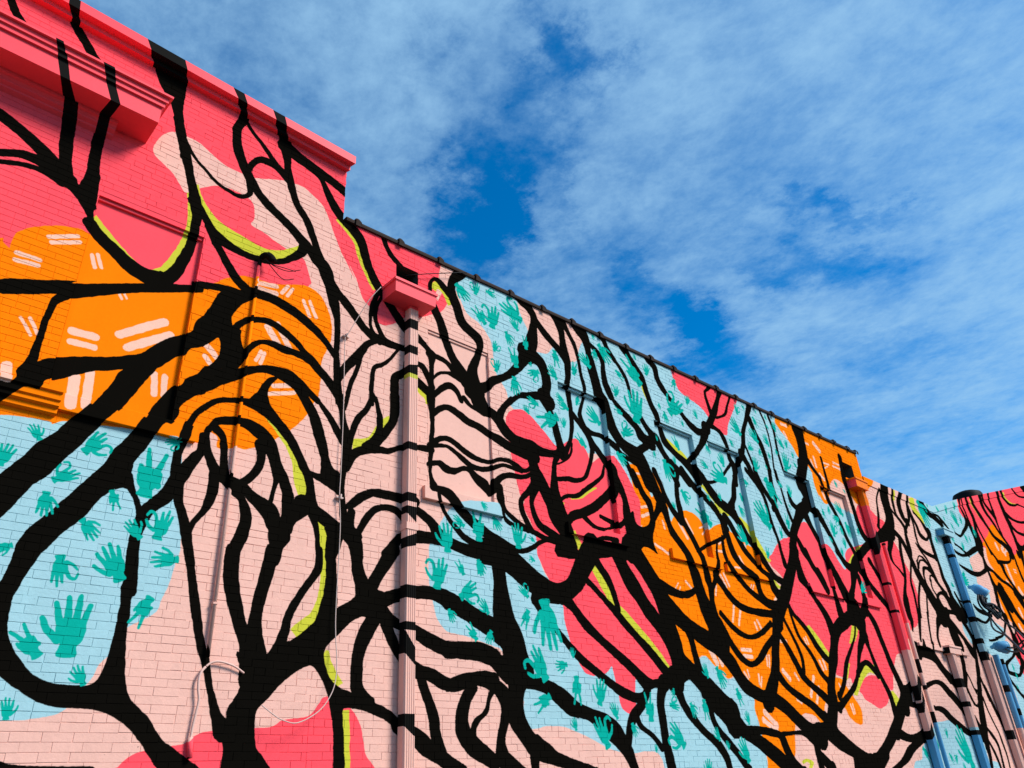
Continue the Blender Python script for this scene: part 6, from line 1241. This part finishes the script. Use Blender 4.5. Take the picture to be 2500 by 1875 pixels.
spout(low, 'downspout', 4.70, .03, ribbed(.138, .105), [(7.14, 'c', 0), (7.08, 'p', 0), (6.926, 'k', 0), (6.786, 'p', 0), (6.542, 'k', 0), (6.425, 'p', 0), (6.275, 'k', 0.02), (6.145, 'l', 0), (6.088, 'p', 0), (5.245, 'k', 0), (5.148, 'p', 0), (4.629, 'k', 0), (4.524, 'p', 0), (4.472, 'k', 0.0), (4.337, 'p', -0.05), (4.148, 'k', 0.03), (4.022, 'p', 0.02), (3.606, 'k', 0), (3.47, 'p', 0), (3.23, 'k', 0), (3.145, 'p', 0), (3.056, 'k', -0.09), (2.859, 'p', -0.06), (2.356, 'k', 0), (2.196, 'p', -0.05), (0.0, None, 0)])
head(low, 4.30, 4.92, 7.12, 7.31, .30, PM['c'])
strap(low, 4.70, .03, .138, .105, 4.207, PM['p'], .075)
spout(rear, 'downspout', 16.93, .03, ribbed(.17, .12), [(7.3, 'o', 0), (6.908, 'c', 0), (6.289, 'k', 0.1), (5.915, 'c', 0.1), (5.218, 'k', 0), (5.157, 'c', 0), (4.648, 'k', 0), (4.59, 'c', 0), (3.85, 'p', 0), (3.289, 'k', 0.12), (3.015, 'p', 0.12), (2.97, 'k', 0.12), (2.791, 'p', 0.12), (2.431, 'k', 0.08), (2.236, 'B', 0.04), (0.0, None, 0)])
head(rear, 16.50, 17.06, 7.27, 7.47, .22, PM['o'], PM['c'])
spout(rear, 'conduit', 17.38, .03, roundsec(.085, .085), [(6.15, 'k', 0), (6.099, 'c', 0), (4.431, 'p', 0), (3.71, 'k', 0), (3.44, 'p', 0), (3.206, 'k', 0), (3.12, 'p', 0), (2.709, 'k', 0), (2.507, 'B', 0), (0.0, None, 0)])
spout(rear, 'downspout', 19.30, .03, ribbed(.19, .12), [(3.96, 'p', 0), (3.429, 'k', 0), (3.243, 'p', 0), (2.96, 'k', 0), (2.854, 'p', 0), (2.45, 'b', 0), (2.395, 'k', 0), (2.3, 'B', 0), (0.0, None, 0)])
head(rear, 19.06, 19.72, 3.94, 4.10, .18, PM['p'], PM['k'])
spout(rear, 'downspout', 21.42, .03, ribbed(.18, .12), [(7.0, 'k', 0), (6.789, 'B', 0), (6.511, 'k', 0), (6.426, 'B', 0), (5.357, 'k', 0), (5.287, 'B', 0), (4.961, 'k', 0), (4.834, 'b', 0), (4.449, 'k', 0), (4.325, 'b', 0), (4.146, 'k', 0), (3.941, 'p', 0), (2.42, 'k', 0), (2.226, 'p', 0), (0.0, None, 0)])
head(rear, 21.10, 21.72, 6.98, 7.15, .20, PM['b'], PM['B'])
spout(gable, 'conduit', 22.13, .03, roundsec(.14, .14), [(4.12, 'B', 0), (3.421, 'k', 0), (3.264, 'B', 0), (2.475, 'p', 0), (0.0, None, 0)])
spout(gable, 'conduit', 22.50, .03, roundsec(.11, .11), [(4.05, 'k', 0), (3.917, 'B', 0), (2.914, 'k', 0), (2.759, 'B', 0), (0.0, None, 0)])

# ------------------------------------------------------------------ conduits, cables, service heads
cd = empty('conduit', 'thin painted conduit climbing the tall wall with loose wires at its top', 'conduit', (2.68, WY, 2.7))
parent_keep(tube('pipe', [(2.685, WY - .035, 2.76), (2.685, WY - .035, 6.90)], .017, 10, M_BRICK), cd)
parent_keep(tube('weatherhead', [(2.685, WY - .035, 6.88), (2.69, WY - .045, 6.97), (2.72, WY - .09, 7.01), (2.77, WY - .13, 6.97), (2.79, WY - .14, 6.92)], [.024]*7+[.034]*7+[.042]*7+[.046]*4, 10, PM['k']), cd)
for z_ in (3.2, 4.35, 5.5, 6.5):
    mb = MB(); mb.box(2.664, 2.706, WY - .056, WY - .053, z_, z_ + .016); mb.box(2.664, 2.667, WY - .054, WY - .002, z_, z_ + .016); mb.box(2.703, 2.706, WY - .054, WY - .002, z_, z_ + .016); parent_keep(obj('strap', mb.mesh('strap'), None, M_BRICK), cd)
parent_keep(tube('loose_wire', [(2.704, 6.66, 6.908), (2.797, 6.6, 6.821), (2.928, 6.55, 6.789), (3.057, 6.52, 6.848)], .005, 6, M_WIRE), cd)
parent_keep(tube('loose_wire', [(2.704, 6.66, 6.908), (2.769, 6.63, 6.819), (2.851, 6.6, 6.72), (2.929, 6.6, 6.703), (3.024, 6.6, 6.756)], .005, 6, M_WIRE), cd)
parent_keep(tube('loose_wire', [(2.704, 6.66, 6.908), (2.778, 6.61, 6.843), (2.904, 6.6, 6.852), (3.037, 6.6, 6.865)], .005, 6, M_WIRE), cd)
tag(tube('cable', [(4.089, 6.5, 7.064), (3.976, 6.56, 6.866), (3.887, 6.66, 6.62), (3.806, 6.72, 6.395), (3.79, 6.75, 6.341), (3.825, 6.76, 5.569), (3.836, 6.76, 5.197), (3.844, 6.76, 4.713), (3.845, 6.76, 4.434), (3.875, 6.76, 4.09), (3.872, 6.75, 3.299), (3.882, 6.74, 3.018), (3.893, 6.72, 2.838), (3.886, 6.7, 2.651), (3.834, 6.68, 2.5), (3.714, 6.67, 2.353), (3.514, 6.66, 2.253), (3.366, 6.66, 2.271), (3.275, 6.68, 2.322), (3.192, 6.72, 2.391)], 0.0048, 8, M_CABLE), 'long white cable hanging from the coral drain box down the wall into a sagging loop', 'cable')
tag(tube('cable', [(3.026, 6.78, 2.652), (2.941, 6.77, 2.696), (2.856, 6.765, 2.721), (2.777, 6.765, 2.73), (2.723, 6.77, 2.716), (2.684, 6.77, 2.685)], .009, 8, M_PCABLE), 'short peach cable arching right of the foot of the thin conduit', 'cable')
tag(tube('cable', [(2.68, 6.77, 2.68), (2.65, 6.765, 2.642), (2.634, 6.76, 2.579), (2.64, 6.76, 2.502), (2.657, 6.76, 2.417), (2.648, 6.765, 2.307), (2.64, 6.77, 2.216), (2.636, 6.77, 2.126)], .011, 8, M_PCABLE), 'peach cable hanging down from the foot of the thin conduit', 'cable')
tag(tube('conduit', [(2.635, 6.77, 2.138), (2.649, 6.77, 1.985)], .022, 10, M_BRICK), 'short coral conduit stub at the bottom left beside the thick black trunk', 'conduit')
tag(tube('cable', [(4.62, 6.9, 7.686), (4.78, 6.75, 7.712), (5.353, 6.72, 7.986), (5.605, 6.7, 8.094)], .007, 6, M_WIRE), 'black wire running from the drain opening to the clay coping', 'cable')
mb = MB(); p_ = (3.812, 6.78, 6.39); mb.box(p_[0]-.04, p_[0]+.04, p_[1]-.02, p_[1]+.018, p_[2]-.008, p_[2]+.008); mb.box(p_[0]-.008, p_[0]+.008, p_[1]-.045, p_[1]-.021, p_[2]-.02, p_[2]+.03); tag(obj('cable_clamp', bevel(mb.mesh('cable_clamp'), .002), None, M_CABLE), 'small metal clamp holding the white cable beside the orange field', 'clamp')
mb = MB(); p_ = (3.852, 6.78, 4.426); mb.box(p_[0]-.04, p_[0]+.04, p_[1]-.02, p_[1]+.018, p_[2]-.008, p_[2]+.008); mb.box(p_[0]-.008, p_[0]+.008, p_[1]-.045, p_[1]-.021, p_[2]-.02, p_[2]+.03); tag(obj('cable_clamp', bevel(mb.mesh('cable_clamp'), .002), None, M_CABLE), 'small metal clamp on the white cable below the black forks', 'clamp')
hd = empty('weatherhead', 'upper blue weatherhead with black wires spilling from its mouth', 'service head', (21.933, 6.72, 5.758)); q = [(21.933, 6.72, 5.758), (21.877, 6.6, 5.717), (21.74, 6.46, 5.603), (21.808, 6.38, 5.487)]
parent_keep(tube('neck', [q[0], q[1]], .045, 12, PM['B']), hd)
parent_keep(tube('hood', q[1:], [.07]*2+[.10]*3+[.13]*4+[.145]*4, 16, PM['B']), hd)
parent_keep(tube('lip', [q[3], tuple(Vector(q[3]) + (Vector(q[3]) - Vector(q[2])).normalized() * .03)], .15, 16, PM['b']), hd)
hd = empty('weatherhead', 'lower blue weatherhead on top of the round conduit near the right edge', 'service head', (22.12, 6.72, 4.3)); q = [(22.12, 6.72, 4.3), (22.021, 6.6, 4.304), (21.897, 6.46, 4.257), (21.998, 6.38, 4.236)]
parent_keep(tube('neck', [q[0], q[1]], .045, 12, PM['B']), hd)
parent_keep(tube('hood', q[1:], [.07]*2+[.10]*3+[.13]*4+[.145]*4, 16, PM['B']), hd)
parent_keep(tube('lip', [q[3], tuple(Vector(q[3]) + (Vector(q[3]) - Vector(q[2])).normalized() * .03)], .15, 16, PM['b']), hd)
bn = empty('wire_bundle', 'tangled black wires and splices hanging between the two blue weatherheads', 'wires', (21.908, 6.4, 5.27))
parent_keep(tube('wire', [(21.346, 6.4, 5.424), (21.208, 6.4, 5.272), (21.239, 6.4, 5.139), (21.422, 6.4, 5.056), (21.639, 6.4, 4.983), (21.645, 6.4, 4.896)], 0.022, 7, M_WIRE), bn)
parent_keep(tube('wire', [(21.601, 6.44, 5.463), (21.526, 6.44, 5.332), (21.598, 6.44, 5.219), (21.81, 6.44, 5.161), (21.948, 6.44, 5.07), (21.83, 6.44, 4.946)], 0.027999999999999997, 7, M_WIRE), bn)
parent_keep(tube('wire', [(21.571, 6.38, 5.423), (21.439, 6.38, 5.278), (21.617, 6.38, 5.233), (21.915, 6.38, 5.266), (22.193, 6.38, 5.273), (22.378, 6.38, 5.202)], 0.034, 7, M_WIRE), bn)
parent_keep(tube('wire', [(21.914, 6.42, 5.455), (21.787, 6.42, 5.342), (21.827, 6.42, 5.265), (22.05, 6.42, 5.191), (22.257, 6.42, 5.099), (22.467, 6.42, 5.006)], 0.022, 7, M_WIRE), bn)
parent_keep(tube('wire', [(21.357, 6.36, 5.393), (21.339, 6.36, 5.23), (21.418, 6.36, 5.127), (21.693, 6.36, 5.093), (21.93, 6.36, 4.989), (22.095, 6.36, 4.925)], 0.027999999999999997, 7, M_WIRE), bn)
parent_keep(tube('wire', [(21.704, 6.4, 5.41), (21.562, 6.4, 5.231), (21.757, 6.4, 5.156), (22.071, 6.4, 5.108), (22.28, 6.4, 5.065)], 0.034, 7, M_WIRE), bn)
parent_keep(tube('wire', [(21.885, 6.39, 5.396), (21.794, 6.39, 5.394), (21.759, 6.39, 5.332), (21.733, 6.39, 5.232), (21.828, 6.39, 5.097)], 0.022, 7, M_WIRE), bn)
parent_keep(tube('wire', [(22.112, 6.43, 5.298), (22.435, 6.43, 5.301), (22.647, 6.43, 5.208), (22.688, 6.43, 5.129), (22.527, 6.43, 5.014)], 0.027999999999999997, 7, M_WIRE), bn)
parent_keep(tube('splice', [(21.806, 6.4, 5.161), (21.936, 6.4, 5.062)], 0.055, 9, M_WIRE), bn)
parent_keep(tube('splice', [(22.084, 6.4, 5.265), (22.096, 6.4, 5.111)], 0.051000000000000004, 9, M_WIRE), bn)
parent_keep(tube('splice', [(22.013, 6.4, 5.118), (22.243, 6.4, 4.979)], 0.047, 9, M_WIRE), bn)
parent_keep(tube('splice', [(22.172, 6.4, 5.119), (22.45, 6.4, 5.049)], 0.055, 9, M_WIRE), bn)
parent_keep(tube('splice', [(21.763, 6.4, 5.043), (21.711, 6.4, 4.942)], 0.051000000000000004, 9, M_WIRE), bn)
parent_keep(tube('splice', [(22.229, 6.4, 5.059), (22.431, 6.4, 5.006)], 0.047, 9, M_WIRE), bn)
tag(tube('service_cable', [(22.397, 6.4, 4.995), (21.559, 6.05, 4.705), (20.67, 5.7, 4.453), (19.681, 5.35, 4.189), (18.645, 5.0, 3.92)], .02, 7, M_WIRE), 'upper black service cable running down to the right edge from the splices', 'cable', 'black service cables at the right edge')
tag(tube('service_cable', [(21.735, 6.4, 4.897), (20.768, 6.05, 4.569), (19.852, 5.7, 4.271), (18.891, 5.35, 4.012), (17.893, 5.0, 3.757), (17.037, 4.65, 3.492)], .02, 7, M_WIRE), 'middle black service cable hanging from the splices to the lower right', 'cable', 'black service cables at the right edge')
tag(tube('service_cable', [(21.669, 6.4, 4.874), (20.413, 6.05, 4.551), (19.324, 5.7, 4.288), (18.423, 5.35, 4.086), (17.465, 5.0, 3.898), (16.504, 4.65, 3.639), (15.639, 4.3, 3.316)], .02, 7, M_WIRE), 'lower black service cable with a sagging loop below the splices', 'cable', 'black service cables at the right edge')
tag(tube('service_cable', [(21.984, 6.4, 4.207), (20.99, 6.05, 4.033), (20.088, 5.7, 3.891), (19.201, 5.35, 3.792), (18.403, 5.0, 3.788)], .02, 7, M_WIRE), 'black drip loop leaving the lower blue weatherhead to the right', 'cable', 'black service cables at the right edge')
tag(tube('service_cable', [(22.183, 6.4, 4.269), (21.182, 6.05, 4.114), (20.314, 5.7, 4.007), (19.782, 5.35, 4.048)], .02, 7, M_WIRE), 'thin black wire above the drip loop at the lower weatherhead', 'cable', 'black service cables at the right edge')
# ------------------------------------------------------------------ drum on the roof of the gable building
dr = empty('roof_vent', 'squat black round vent drum standing behind the coral gable top', 'vent', (30.1,8.3,9.3))
def lathe(name, prof, n, loc, mat, parent):
    V = []; F = []
    for r, z in prof:
        for k in range(n): V.append((loc[0] + r * math.cos(math.tau * k / n), loc[1] + r * math.sin(math.tau * k / n), loc[2] + z))
    for i in range(len(prof) - 1):
        for k in range(n): F.append((i * n + k, i * n + (k + 1) % n, (i + 1) * n + (k + 1) % n, (i + 1) * n + k))
    F.append(tuple(range(n))[::-1]); F.append(tuple(range(len(V) - n, len(V))))
    o = obj(name, pydata(name, V, F, None, True), None, mat); return parent_keep(o, parent)
lathe('drum', [(0.45999999999999996, 0), (0.49, .03), (0.49, 1.08), (0.45, 1.16), (0.294, 1.23), (.12, 1.25), (.1, 1.29), (.02, 1.30)], 40, (30.1,8.3,9.3), M_DARK, dr)
lathe('band', [(0.491, .25), (0.502, .26), (0.502, .30), (0.491, .31)], 40, (30.1,8.3,9.3), M_DARK, dr)
lathe('kerb', [(0.33999999999999997, -1.6), (0.33999999999999997, 0.0)], 40, (30.1,8.3,9.3), M_ROOF, dr)
